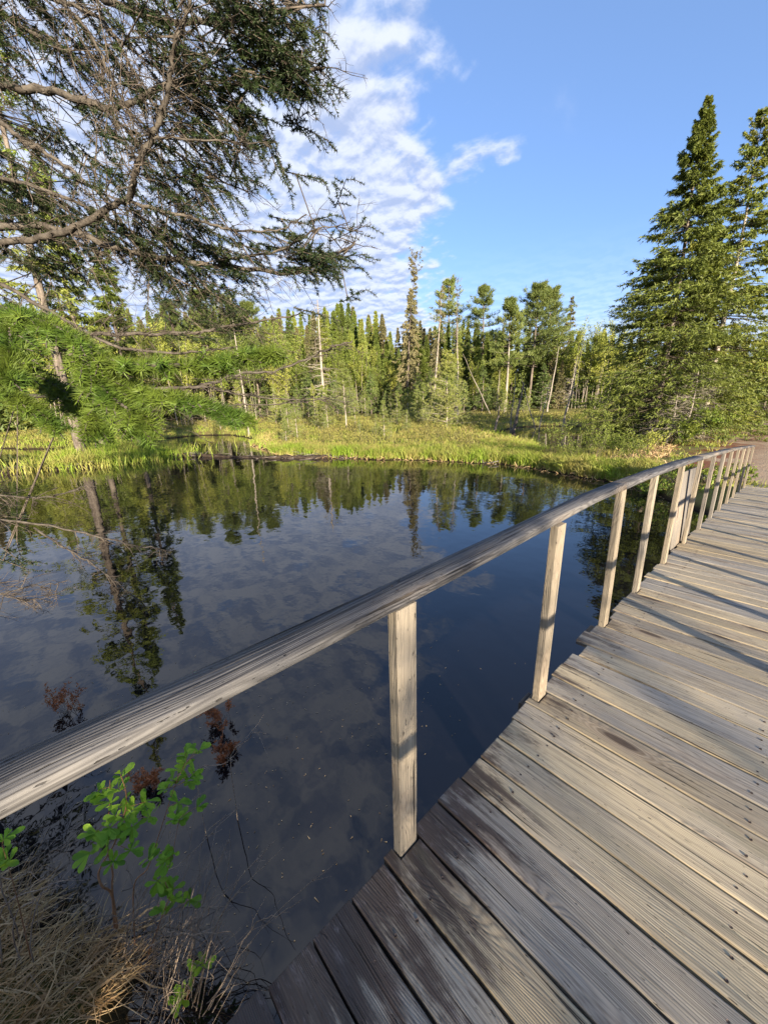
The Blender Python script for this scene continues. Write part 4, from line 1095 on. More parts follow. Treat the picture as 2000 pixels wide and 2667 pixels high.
# ------------------------------------------------------------------ the old fir that overhangs the left of the view
rng = np.random.default_rng(3)
LIMBS = [
    ('B1', [(-2.12, -0.19, 2.13), (-1.89, -0.01, 2.24), (-1.67, 0.16, 2.26), (-1.45, 0.29, 2.26), (-1.32, 0.38, 2.3), (-1.18, 0.45, 2.32), (-1.06, 0.46, 2.34), (-1.01, 0.47, 2.37), (-0.93, 0.5, 2.42), (-0.87, 0.52, 2.46), (-0.84, 0.54, 2.5), (-0.8, 0.55, 2.55), (-0.76, 0.56, 2.6), (-0.73, 0.58, 2.64), (-0.68, 0.6, 2.69), (-0.66, 0.62, 2.79)], .019),
    ('B2', [(-2.35, -0.29, 2.42), (-2.06, -0.06, 2.37), (-1.86, 0.09, 2.35), (-1.64, 0.31, 2.32), (-1.53, 0.42, 2.26), (-1.42, 0.52, 2.22), (-1.27, 0.71, 2.18), (-1.13, 0.92, 2.16), (-1.0, 1.05, 2.14), (-0.91, 1.16, 2.19), (-0.81, 1.26, 2.25)], .024),
    ('B3', [(-2.07, -0.1, 2.89), (-1.78, 0.07, 2.8), (-1.58, 0.19, 2.74), (-1.47, 0.32, 2.73), (-1.31, 0.43, 2.66), (-1.25, 0.47, 2.63), (-1.12, 0.54, 2.63), (-0.97, 0.62, 2.64), (-0.93, 0.72, 2.64), (-0.78, 0.86, 2.65), (-0.67, 0.94, 2.65), (-0.62, 1.0, 2.66)], .021),
    ('B4', [(-1.44, 0.28, 3.15), (-1.29, 0.4, 2.99), (-1.11, 0.48, 2.86), (-1.01, 0.54, 2.8), (-0.95, 0.6, 2.77), (-0.86, 0.68, 2.76), (-0.81, 0.77, 2.78), (-0.68, 0.87, 2.78), (-0.55, 0.96, 2.76)], .018),
    ('B5', [(-2.05, -0.02, 2.94), (-1.8, 0.09, 2.76), (-1.63, 0.17, 2.65), (-1.55, 0.22, 2.57), (-1.51, 0.28, 2.54), (-1.47, 0.37, 2.47), (-1.39, 0.44, 2.36), (-1.4, 0.49, 2.28), (-1.42, 0.54, 2.2)], .016),
    ('B6', [(-1.18, 0.45, 2.32), (-1.07, 0.54, 2.27), (-0.99, 0.64, 2.24), (-0.91, 0.73, 2.21), (-0.79, 0.86, 2.2), (-0.67, 0.92, 2.23)], .009),
    ('B7', [(-0.93, 0.5, 2.42), (-0.88, 0.56, 2.42), (-0.76, 0.7, 2.41), (-0.66, 0.79, 2.39)], .005),
    ('B8', [(-1.18, 0.78, 2.18), (-0.97, 0.96, 2.2), (-0.87, 1.01, 2.23), (-0.76, 1.06, 2.25), (-0.67, 1.18, 2.24)], .007),
    ('B9', [(-1.57, 0.17, 1.62), (-1.35, 0.36, 1.64), (-1.21, 0.51, 1.64), (-1.07, 0.62, 1.65), (-0.98, 0.71, 1.69), (-0.86, 0.84, 1.7), (-0.75, 0.94, 1.75), (-0.64, 0.99, 1.78), (-0.59, 1.05, 1.8)], .012),
    ('B10', [(-1.21, 0.51, 1.64), (-1.08, 0.61, 1.64), (-0.98, 0.73, 1.6), (-0.85, 0.88, 1.58), (-0.73, 0.98, 1.58), (-0.67, 1.06, 1.56)], .006),
    ('B11', [(-2.24, -0.16, 1.99), (-1.85, 0.16, 1.93), (-1.52, 0.39, 1.89), (-1.38, 0.55, 1.89), (-1.24, 0.68, 1.89), (-1.21, 0.75, 1.91), (-1.05, 0.85, 1.92), (-0.92, 0.99, 1.94)], .015),
    ('B12', [(-1.44, 0.41, 1.61), (-1.19, 0.59, 1.57), (-1.04, 0.72, 1.56), (-0.92, 0.86, 1.56), (-0.77, 1.01, 1.58)], .007),
    ('B13', [(-2.19, -0.17, 2.26), (-1.92, 0.04, 2.13), (-1.73, 0.21, 1.98), (-1.53, 0.38, 1.84), (-1.37, 0.63, 1.81), (-1.19, 0.82, 1.83)], .016),
    ('B14', [(-1.84, 0.07, 3.11), (-1.57, 0.24, 2.96), (-1.39, 0.4, 2.83), (-1.28, 0.52, 2.68), (-1.24, 0.62, 2.59), (-1.14, 0.72, 2.49), (-1.01, 0.85, 2.4)], .010),
    ('B15', [(-1.69, 0.16, 3.16), (-1.43, 0.31, 2.99), (-1.23, 0.45, 2.88), (-1.15, 0.54, 2.79), (-1.13, 0.67, 2.74), (-1.04, 0.75, 2.64), (-0.94, 0.86, 2.52)], .010),
    ('B16', [(-2.08, -0.07, 2.62), (-1.8, 0.13, 2.52), (-1.6, 0.33, 2.43), (-1.49, 0.55, 2.31), (-1.38, 0.7, 2.19), (-1.27, 0.79, 2.04)], .014),
    ('B17', [(-1.35, 0.33, 3.09), (-1.23, 0.36, 2.9), (-1.18, 0.44, 2.78), (-1.17, 0.47, 2.68), (-1.16, 0.51, 2.58), (-1.15, 0.52, 2.49)], .009),
    ('D1', [(-1.74, -0.35, 1.27), (-1.55, -0.21, 1.24), (-1.45, -0.14, 1.23), (-1.35, -0.04, 1.22), (-1.3, 0.07, 1.23), (-1.25, 0.13, 1.26)], .007),
    ('D2', [(-1.82, -0.39, 1.14), (-1.63, -0.24, 1.12), (-1.53, -0.17, 1.12), (-1.43, -0.03, 1.08), (-1.3, 0.13, 1.02), (-1.17, 0.25, 0.97), (-1.11, 0.32, 0.96)], .009),
    ('D3', [(-1.47, -0.07, 1.07), (-1.35, 0.01, 0.98), (-1.27, 0.08, 0.91), (-1.19, 0.14, 0.83), (-1.1, 0.2, 0.75)], .006),
    ('D4', [(-1.7, -0.48, 0.74), (-1.53, -0.32, 0.79), (-1.44, -0.24, 0.82), (-1.36, -0.13, 0.85), (-1.26, -0.04, 0.86)], .006),
    ('D5', [(-1.66, -0.37, 0.9), (-1.49, -0.24, 0.81), (-1.43, -0.16, 0.77), (-1.34, -0.07, 0.78)], .005),
]
FIRX = (-3.35, -1.05)
fir = tag(empty('fir_tree', (0, 0, 0)), 'old fir overhanging the left with bare twigs and dark needle sprays', 'fir tree')
g = G(); tube(g, [(FIRX[0], FIRX[1], -1.3), (FIRX[0] + .02, FIRX[1], 1.5), (FIRX[0], FIRX[1] - .03, 4.5), (FIRX[0] + .05, FIRX[1], 9)], [.17, .14, .11, .03], 12, .5, rng, .06); ob('trunk', g, M['bark'], fir)
_, wu, cu = conifer(rng, 9.2, 1.5, base=.46, nb=120, ns=9, nt=26, leaf=.06, lw=.014, droop=.3, gap=.2)
o_ = ob('upper_branches', wu, M['limb'], fir, (FIRX[0], FIRX[1], 0)); o_['kind'] = 'stuff'
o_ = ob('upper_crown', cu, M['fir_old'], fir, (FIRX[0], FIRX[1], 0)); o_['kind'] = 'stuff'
twg = G(); nodes_p, nodes_d = [], []
def twig_set(P, D, L, r, depth, rng):
    """bent twigs with sub-twigs, vectorised"""
    n = len(P)
    if n == 0: return
    d = norm(D); A = P; seg = 3 if depth < 2 else 2
    pts = [A]
    for q in range(seg):
        d = norm(d + rng.normal(0, .22, (n, 3)) - [0, 0, .03]); B = A + d * (L / seg)[:, None]
        prisms(twg, A, B, r * (1 - q / seg * .7), r * (1 - (q + 1) / seg * .7)); pts.append(B); A = B
    if depth < 2:
        k_ = 4 if depth == 0 else 3
        for q in range(k_):
            t_ = rng.uniform(.15, 1, n) * seg; i_ = np.minimum(t_.astype(int), seg - 1); u = (t_ - i_)[:, None]
            pp = np.stack(pts, 1); a_ = pp[np.arange(n), i_]; b_ = pp[np.arange(n), i_ + 1]
            dd = norm(b_ - a_); pr, pq = perp(dd)
            sgn = np.where(rng.random((n, 1)) < .5, 1, -1)
            twig_set(a_ + (b_ - a_) * u, dd * .55 + pr * sgn * .9 + rng.normal(0, .25, (n, 3)), L * rng.uniform(.25, .55, n), r * .55, depth + 1, rng)
for nm, pts, r0 in LIMBS:
    p_ = spline(pts, len(pts) * 5)
    inner = nm in ('B1', 'B2', 'B3', 'B4', 'B5', 'B11', 'B13', 'B14', 'B15', 'B16', 'B17', 'D1', 'D2', 'D4', 'D5', 'B9', 'B12')
    if inner:
        d0 = pts[0]; p_ = np.vstack([spline([(FIRX[0], FIRX[1], d0[2] - .25 if nm[0] == 'B' else d0[2] + .1), (np.array([FIRX[0], FIRX[1], d0[2]]) + np.array(d0)) / 2 + [0, 0, .02], d0], 8)[:-1], p_])
    n_ = len(p_); rad = np.linspace(r0 * .8, r0 * .22, n_)
    p_ = p_ + rng.normal(0, .003, p_.shape)
    g = G(); tube(g, p_, rad, 7, .5, rng, .14)
    # twig stubs and knuckles that break the outline
    i_ = rng.integers(1, n_ - 1, n_ * 2); dd = norm(rng.normal(0, 1, (len(i_), 3))); prisms(g, p_[i_], p_[i_] + dd * (rad[i_] * 1.2 + rng.uniform(.004, .016, len(i_)))[:, None], rad[i_] * .45, rad[i_] * .15)
    ob('limb', g, M['limb'], fir)
    T_ = norm(np.gradient(p_, axis=0)); nodes_p.append(p_); nodes_d.append(T_)
    m_ = int(n_ * (.62 if nm[0] == 'B' else .95)); i_ = rng.integers(n_ // 8, n_, m_)
    pr, pq = perp(T_[i_]); sgn = np.where(rng.random((m_, 1)) < .5, 1, -1)
    dd = T_[i_] * .75 + pr * sgn * rng.uniform(.3, .9, (m_, 1)) + pq * rng.normal(0, .35, (m_, 1)) - [0, 0, .18]
    Lt = rng.uniform(.10, .38, m_) * (1 if nm[0] == 'B' else .6)
    if nm in ('B6', 'B7', 'B8', 'B9', 'B10', 'B12', 'D3'): Lt *= .55
    Lt *= np.clip(1.35 - i_ / n_ * .9, .3, 1)
    twig_set(p_[i_], dd, Lt, np.full(m_, .0021), 0, rng)
# long drooping dead branchlets through the whole crown interior
allp = np.concatenate(nodes_p[:17]); alld = np.concatenate(nodes_d[:17])
k_ = (allp[:, 0] < -1.1) & (allp[:, 0] > -2.6); ap, ad = allp[k_], alld[k_]
i_ = rng.integers(0, len(ap), 70)
twig_set(ap[i_] + rng.normal(0, .06, (70, 3)), ad[i_] * .9 + rng.normal(0, .35, (70, 3)) - [0, 0, .55], rng.uniform(.25, .5, 70), np.full(70, .0024), 0, rng)
tag(ob('dead_twigs', twg, M['twig'], fir), kind='stuff')

ZONES = [(-0.76,0.75,2.76,0.20,0.11,70),(-0.66,0.89,2.69,0.17,0.16,90),(-0.75,0.82,2.73,0.15,0.15,60),(-0.97,0.66,2.71,0.16,0.11,50),(-0.82,0.79,2.55,0.17,0.11,70),(-1.01,0.69,2.52,0.10,0.10,35),
         (-1.08,0.73,2.35,0.21,0.14,90),(-1.33,0.62,2.38,0.18,0.11,40),(-1.54,0.34,2.99,0.33,0.18,70),(-1.45,0.46,2.91,0.24,0.14,50),(-1.61,0.35,2.87,0.33,0.13,30),(-1.87,0.24,2.58,0.29,0.24,80),(-1.78,0.38,2.51,0.23,0.13,40),
         (-0.84,1.16,2.21,0.16,0.13,70),(-0.93,1.09,2.09,0.14,0.06,30),(-1.50,0.63,2.20,0.29,0.13,110),(-1.26,0.80,2.09,0.24,0.11,90),(-1.75,0.40,2.28,0.32,0.14,70),(-1.97,0.20,2.31,0.31,0.14,60),(-1.39,0.71,2.12,0.21,0.11,60),(-1.26,0.59,2.78,0.22,0.15,30),(-1.51,-0.15,1.03,0.13,0.07,14),(-1.66,0.52,2.73,0.33,0.20,30)]


def sprays(gn, gw, P, D, L, nn, nl, nw, rng, rt=.0015, flat=.5, vbase=.4):
    """needle-clad shoots: bent stem, needles standing off both sides and up"""
    n = len(P); seg = 4; d = norm(D); A = P
    for q in range(seg):
        d = norm(d + rng.normal(0, .12, (n, 3)) - [0, 0, .05]); B = A + d * (L / seg)[:, None]
        prisms(gw, A, B, rt, rt * .8)
        u = rng.uniform(0, 1, (n, nn // seg)); Q = A[:, None] + (B - A)[:, None] * u[..., None]
        a_, b_ = perp(d); ang = rng.uniform(0, 2 * np.pi, u.shape)
        rad = a_[:, None] * np.cos(ang)[..., None] + b_[:, None] * (np.sin(ang) * flat)[..., None]
        dd = norm(d[:, None] * rng.uniform(.25, .6, u.shape)[..., None] + norm(rad) * 1.0)
        vv = np.clip(vbase + .3 * q / seg + rng.normal(0, .13, u.shape) + (rng.random((n, 1)) - .5) * .35, 0, 1)
        blades(gn, Q.reshape(-1, 3), dd.reshape(-1, 3), (nl * rng.uniform(.75, 1.15, u.shape) * (1 - .25 * (q == seg - 1))).ravel(), nw, vv.ravel(), 0, rng)
        A = B
    return A, d


gn, gwd = G(), G()
view_right = np.array(RV)
for (x, y, z, rx, ry, n) in ZONES:
    m_ = max(4, int(n * .34))
    # a spray is a parent twig from the nearest limb, with alternate shoots
    ctr = np.array([x, y, z]) + (rng.normal(0, .36, (m_, 1)) * rx * view_right + rng.normal(0, .40, (m_, 1)) * ry * np.array([0, 0, 1.]) + rng.normal(0, .10, (m_, 3)))
    for c_ in ctr:
        dmin = np.linalg.norm(allp - c_, axis=1); ii = int(np.argmin(dmin)); a0 = allp[ii]
        dr_ = norm((alld[ii] * .8 + np.array([rng.normal(0, .35), rng.normal(0, .35), -.35]))[None])[0]
        if dmin[ii] > .05: prisms(gwd, [a0], [c_ - dr_ * .1], .003, .0025)
        k2 = 8; tt = np.linspace(-.15, .03, k2); base = c_ + dr_ * tt[:, None]
        prisms(gwd, [base[0]], [base[-1]], .0028, .0016)
        sd_ = perp(dr_[None])[0][0]; sg = np.where(np.arange(k2) % 2 == 0, 1, -1)[:, None]
        D_ = dr_ * .75 + sd_ * sg * .75 + rng.normal(0, .2, (k2, 3)) - [0, 0, .12]
        sprays(gn, gwd, base, D_, rng.uniform(.04, .095, k2), 52, .017, .0034, rng, .0013, .6, .3)
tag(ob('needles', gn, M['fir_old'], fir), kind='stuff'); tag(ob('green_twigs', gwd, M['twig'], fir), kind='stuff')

# more firs on the same bank, mostly outside the view; the pond mirrors their dark crowns
for q, (x, y, Ht, Rb, nb_) in enumerate(((-7.2, -2.7, 11.5, 2.7, 300), (-4.6, -2.9, 9.0, 1.9, 220))):
    prt = conifer(rng, Ht, Rb, base=.33, nb=nb_, ns=13, nt=20, leaf=.085, lw=.022, droop=.35, gap=.2, wr=1.2)
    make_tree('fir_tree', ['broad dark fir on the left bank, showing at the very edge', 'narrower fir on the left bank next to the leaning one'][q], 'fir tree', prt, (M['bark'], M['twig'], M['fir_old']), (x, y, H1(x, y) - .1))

# ------------------------------------------------------------------ the young fir whose lit bough crosses close in front
BOUGH = [
    [(-0.4, -0.09, 1.77), (-0.21, 0.01, 1.72), (-0.15, 0.04, 1.7), (-0.09, 0.08, 1.67), (-0.05, 0.12, 1.63), (0.03, 0.17, 1.62), (0.08, 0.22, 1.62), (0.12, 0.27, 1.63), (0.15, 0.3, 1.63)],
    [(-0.15, 0.04, 1.7), (-0.11, 0.07, 1.65), (-0.07, 0.11, 1.61), (-0.01, 0.15, 1.58), (0.05, 0.19, 1.57), (0.08, 0.23, 1.55), (0.1, 0.25, 1.54)],
    [(-0.21, 0.01, 1.72), (-0.12, 0.01, 1.67), (-0.06, 0.0, 1.63), (0.0, -0.01, 1.6)],
    [(-0.47, -0.1, 1.71), (-0.32, -0.01, 1.65), (-0.26, 0.03, 1.62), (-0.2, 0.07, 1.58), (-0.15, 0.09, 1.55), (-0.14, 0.09, 1.52)],
    [(-0.09, 0.08, 1.67), (-0.05, 0.09, 1.62), (-0.01, 0.1, 1.58), (0.03, 0.12, 1.55), (0.03, 0.12, 1.53)],
    [(-0.52, -0.12, 1.65), (-0.38, -0.03, 1.6), (-0.33, 0.01, 1.57), (-0.28, 0.04, 1.53)]]
yf = tag(empty('fir_tree'), 'young fir whose sunlit green bough hangs close in front at the left edge', 'fir tree')
YX = (-1.05, -.95)
g = G(); tube(g, [(YX[0], YX[1], -1.2), (YX[0] + .02, YX[1], .8), (YX[0], YX[1], 3.2)], [.05, .04, .012], 10, .5, rng, .05); ob('trunk', g, M['bark'], yf)
gn, gs = G(), G()
for q, pts in enumerate(BOUGH):
    p_ = spline(pts, len(pts) * 6)
    if q in (0, 3, 5): p_ = np.vstack([spline([(YX[0], YX[1], pts[0][2] - .05), ((YX[0] + pts[0][0]) / 2, (YX[1] + pts[0][1]) / 2, pts[0][2] + .02), pts[0]], 6)[:-1], p_])
    n_ = len(p_); g = G(); tube(g, p_, np.linspace(.007 if q in (0, 3) else .0045, .0016, n_), 7); ob('limb', g, M['limb'], yf)
    T_ = norm(np.gradient(p_, axis=0))
    m_ = int(n_ * 3.0)
    i_ = rng.integers(n_ // 6 if q else 8, n_, m_)
    a_, b_ = perp(T_[i_]); sgn = np.where(np.arange(m_) % 2 == 0, 1, -1)[:, None]
    D_ = T_[i_] * .75 + a_ * sgn * rng.uniform(.6, 1.0, (m_, 1)) + rng.normal(0, .14, (m_, 3)) - [0, 0, .12]
    tip, _ = sprays(gn, gs, p_[i_], D_, rng.uniform(.028, .06, m_) * np.clip(1.25 - i_ / n_ * .6, .5, 1), 88, .0165, .0017, rng, .0014, .6, .40)
    # needles on the limb itself
    mm = n_ * 26; i2 = rng.integers(3, n_, mm); a2, b2 = perp(T_[i2], rng)
    blades(gn, p_[i2], norm(T_[i2] * .6 + a2), .021 * rng.uniform(.8, 1.15, mm), .0017, np.clip(rng.normal(.55, .2, mm), 0, 1), 0, rng)
tag(ob('needles', gn, M['fir_new'], yf), kind='stuff'); tag(ob('shoots', gs, M['limb'], yf), kind='stuff')

# ------------------------------------------------------------------ near bank, bottom left
rng = np.random.default_rng(9)
# thatch of dead grass
g = G(); n = 26000
P = np.column_stack([rng.uniform(-3.4, -.62, n), rng.uniform(-2.6, .1, n)]); d = land(P); k_ = d > -.04; P = P[k_]; P = P[P[:, 0] < -.97 + .05 * vnoise(P, 9, 1)]; m_ = len(P)
clump = vnoise(P, 5, 3)
Z_ = height(P) + rng.uniform(0, .09, m_) + .05 * clump
dirs = np.column_stack([.25 + rng.normal(0, .45, m_), .6 + rng.normal(0, .45, m_), rng.uniform(-.1, .55, m_)])
blades(g, np.column_stack([P, Z_]), dirs, rng.uniform(.08, .30, m_), .0042 * np.exp(rng.normal(0, .45, m_)), np.clip(rng.normal(.5, .32, m_), 0, 1), rng.normal(0, .12, (m_, 3)) - [0, 0, .15], rng)
tag(ob('dead_grass', g, M['dry']), 'matted grey brown dead grass on the near bank', None, kind='stuff')
g = G(); m_ = 900
P = np.column_stack([rng.normal(-2.2, 1.3, m_), rng.normal(.6, 1.1, m_)]); k_ = (land(P) < -.03) & (P[:, 0] < -.1); P = P[k_]; m_ = len(P)
D_ = rng.normal(0, 1, (m_, 3)) * [1, 1, .02]; sd_ = norm(np.cross(D_, [0, 0, 1.])); blades(g, np.column_stack([P, np.full(m_, WATER + .004)]), D_, .012 * np.exp(rng.normal(0, .5, m_)), .006, rng.random(m_), 0, rng, side=sd_)
P2 = np.column_stack([rng.uniform(-22, -1, 5000), rng.uniform(8, 14.5, 5000)]); d2 = land(P2); P2 = P2[(d2 < -.02) & (d2 > -.5)]; m_ = len(P2)
D_ = rng.normal(0, 1, (m_, 3)) * [1, 1, .02]; sd_ = norm(np.cross(D_, [0, 0, 1.])); blades(g, np.column_stack([P2, np.full(m_, WATER + .004)]), D_, .10 * np.exp(rng.normal(0, .5, m_)), .03, rng.random(m_), 0, rng, side=sd_)
tag(ob('floating_litter', g, M['dry']), 'specks of pollen and leaf litter floating near the banks', None, kind='stuff')
# bare stems fanning over the water
TW = [
 [(-0.65,0.0,-1.17),(-0.63,0.21,-0.98),(-0.56,0.39,-0.8),(-0.43,0.67,-0.61)],[(-0.75,-0.0,-1.11),(-0.75,0.12,-0.91),(-0.79,0.26,-0.68),(-0.82,0.32,-0.44)],[(-0.71,0.01,-1.14),(-0.78,0.18,-0.89),(-0.72,0.34,-0.71),(-0.62,0.5,-0.54)],
 [(-0.69,0.01,-1.15),(-0.75,0.13,-0.92),(-0.75,0.3,-0.7),(-0.67,0.48,-0.52)],[(-0.64,0.04,-1.17),(-0.67,0.29,-0.95),(-0.55,0.39,-0.8),(-0.44,0.47,-0.65)],[(-0.73,-0.02,-1.13),(-0.76,0.06,-0.91),(-0.77,0.12,-0.71),(-0.86,0.27,-0.42)],
 [(-0.97,-0.11,-0.98),(-0.86,0.02,-0.85),(-0.75,0.15,-0.72),(-0.66,0.29,-0.56)],[(-1.28,-0.46,-0.7),(-1.26,-0.33,-0.51),(-1.18,-0.26,-0.35),(-1.07,-0.24,-0.23)],[(-1.34,-0.55,-0.62),(-1.23,-0.39,-0.53),(-1.1,-0.27,-0.44),(-0.99,-0.18,-0.31)],
 [(-1.3,-0.52,-0.67),(-1.21,-0.42,-0.54),(-1.1,-0.34,-0.42),(-0.98,-0.29,-0.31)],[(-1.01,-0.18,-0.95),(-1.05,-0.05,-0.72),(-0.94,0.13,-0.58),(-0.86,0.4,-0.39)],[(-0.65,0.0,-1.17),(-0.69,0.1,-0.95),(-0.67,0.16,-0.77),(-0.6,0.17,-0.61)],
 [(-1.09,-0.14,-0.89),(-1.08,-0.04,-0.69),(-1.08,0.09,-0.47),(-1.04,0.17,-0.27)],[(-1.08,-0.13,-0.9),(-1.1,0.05,-0.67),(-1.09,0.2,-0.45),(-0.98,0.27,-0.31)],[(-1.42,-0.54,-0.55),(-1.29,-0.47,-0.45),(-1.17,-0.4,-0.34),(-1.05,-0.36,-0.23)],
 [(-0.8,-0.08,-1.08),(-0.9,0.13,-0.82),(-0.96,0.22,-0.56),(-0.85,0.38,-0.4)],[(-0.63,0.04,-1.18),(-0.59,0.15,-1.0),(-0.54,0.24,-0.83),(-0.48,0.21,-0.67)],[(-0.83,-0.02,-1.07),(-0.9,0.18,-0.82),(-0.88,0.3,-0.61),(-0.78,0.29,-0.47)],
 [(-1.4,0.32,-0.61),(-1.25,0.44,-0.5),(-1.14,0.51,-0.35),(-1.06,0.65,-0.14)],[(-1.36,0.51,-0.61),(-1.26,0.61,-0.45),(-1.15,0.6,-0.31),(-0.99,0.62,-0.21)],[(-1.04,-0.06,-0.93),(-0.98,-0.12,-0.77),(-0.95,-0.2,-0.57),(-0.86,-0.24,-0.42)],
 [(-0.94,-0.06,-1.0),(-0.87,-0.01,-0.84),(-0.73,0.05,-0.73),(-0.58,0.14,-0.62)],[(-0.93,-0.03,-1.01),(-0.79,-0.03,-0.89),(-0.68,-0.0,-0.77),(-0.57,0.03,-0.63)]]
g = G()
for pts in TW:
    pts = np.array(pts)
    if pts[0][2] > -.95:      # root it on the ground or the pond bed
        b_ = pts[0] + (pts[0] - pts[1]) * .6; b_[2] = max(H1(b_[0], b_[1]), -1.3)
        if pts[0][1] > .3: b_ = np.array([pts[0][0] - .02, pts[0][1] - .02, WATER - .04])
        pts = np.vstack([b_, pts])
    p_ = spline(pts, 16) + rng.normal(0, .003, (16, 3)); tube(g, p_, np.linspace(.0032, .0009, 16), 4)
    for q in range(5):
        i_ = rng.integers(4, 14); dd = norm((p_[i_ + 1] - p_[i_])[None] * 30 + rng.normal(0, .6, (1, 3)))[0]; prisms(g, [p_[i_]], [p_[i_] + dd * rng.uniform(.05, .16)], .0013, .0006)
for q in range(95):
    b_ = np.array([rng.normal(-.86, .13), rng.normal(-.06, .09), -1.14]); dd = norm(np.array([[rng.normal(.08, .3), rng.uniform(.05, .75), 1.0]]))[0]; L = rng.uniform(.2, .62)
    p_ = spline([b_, b_ + dd * L * .5 + rng.normal(0, .03, 3), b_ + dd * L + rng.normal(0, .06, 3)], 6); tube(g, p_, np.linspace(.002, .0006, 6), 3)
    a_ = p_[3]; prisms(g, [a_], [a_ + norm((dd + rng.normal(0, .5, 3))[None])[0] * L * .3], .0011, .0005)
for q in range(60):
    b_ = np.array([rng.uniform(-2.2, -1.0), 0, 0]); b_[1] = -.25 + (b_[0] + 1.15) * .45 + rng.normal(-.05, .12); b_[2] = H1(b_[0], b_[1]); dd = norm(np.array([[rng.normal(.25, .3), rng.uniform(.1, .7), .8]]))[0]; L = rng.uniform(.2, .6)
    p_ = spline([b_, b_ + dd * L * .5 + rng.normal(0, .03, 3), b_ + dd * L + rng.normal(0, .05, 3)], 6); tube(g, p_, np.linspace(.0022, .0007, 6), 3)
tag(ob('bare_stems', g, M['pale_twig']), 'pale bare stems fanning over the dark water from the near bank', None, kind='stuff')

STEMS = [('A', [(-1.17,-0.2,-0.99),(-1.17,-0.18,-0.76),(-1.15,-0.2,-0.65),(-1.16,-0.2,-0.58),(-1.15,-0.17,-0.52),(-1.12,-0.11,-0.42),(-1.09,-0.08,-0.31),(-1.05,-0.04,-0.21),(-1.02,-0.02,-0.09),(-1.0,-0.02,0.03)], .006),
         ('B', [(-1.18,-0.21,-0.99),(-1.16,-0.17,-0.71),(-1.14,-0.15,-0.6),(-1.15,-0.14,-0.45),(-1.12,-0.11,-0.28),(-1.1,-0.08,-0.15),(-1.04,-0.06,0.0)], .005),
         ('C', [(-1.08,-0.15,-1.05),(-1.09,-0.09,-0.71),(-1.05,-0.02,-0.61),(-1.0,0.06,-0.39),(-0.97,0.13,-0.21),(-0.91,0.18,-0.05),(-0.87,0.25,0.06)], .0035),
         ('D', [(-1.01,-0.12,-1.1),(-0.92,-0.01,-0.77),(-0.93,0.03,-0.71),(-0.96,0.03,-0.62),(-0.97,0.08,-0.55),(-0.94,0.1,-0.44),(-0.93,0.14,-0.31)], .003)]
LV = [(-1.04,-0.02,-0.0),(-1.08,-0.11,-0.05),(-1.06,-0.08,-0.13),(-1.07,-0.09,-0.08),(-1.05,-0.04,-0.07),(-1.03,-0.01,-0.21),(-1.01,0.04,-0.19),(-1.0,0.04,-0.27),(-1.04,-0.05,-0.24),(-1.07,-0.11,-0.27),(-1.09,-0.16,-0.27),(-1.04,-0.06,-0.32),(-1.03,-0.03,-0.3),(-1.1,-0.2,-0.37),(-1.08,-0.14,-0.37),(-1.03,-0.06,-0.42),(-1.06,-0.13,-0.45),(-1.09,-0.16,-0.33),(-1.05,-0.05,-0.16),(-1.06,-0.08,-0.21)]
LV2 = [(-0.93,0.22,0.02),(-0.95,0.18,-0.06),(-0.92,0.24,-0.1),(-0.96,0.15,-0.11),(-0.97,0.12,-0.14),(-0.9,0.27,0.02),(-0.93,0.21,-0.03),(-0.93,0.21,-0.13),(-0.95,0.15,-0.24),(-0.95,0.14,-0.34),(-0.96,0.12,-0.32),(-0.95,0.09,-0.5),(-0.96,0.05,-0.56),(-0.97,0.0,-0.63),(-0.96,0.05,-0.53),(-0.95,0.03,-0.69),(-0.92,0.05,-0.75),(-0.89,0.1,-0.78),(-0.94,-0.01,-0.79),(-0.93,0.05,-0.69),(-1.0,-0.01,-0.49),(-0.91,0.22,-0.29)]
LV3 = [(-1.2,-0.44,-0.25),(-1.2,-0.43,-0.14),(-1.21,-0.46,-0.25)]
LV4 = [(-0.74,0.08,-1.0),(-0.74,0.03,-1.0),(-0.73,-0.02,-1.02),(-0.71,-0.04,-1.04)]
TOCAM = norm((CAM - np.array([-1, 0, -.4]))[None])[0]
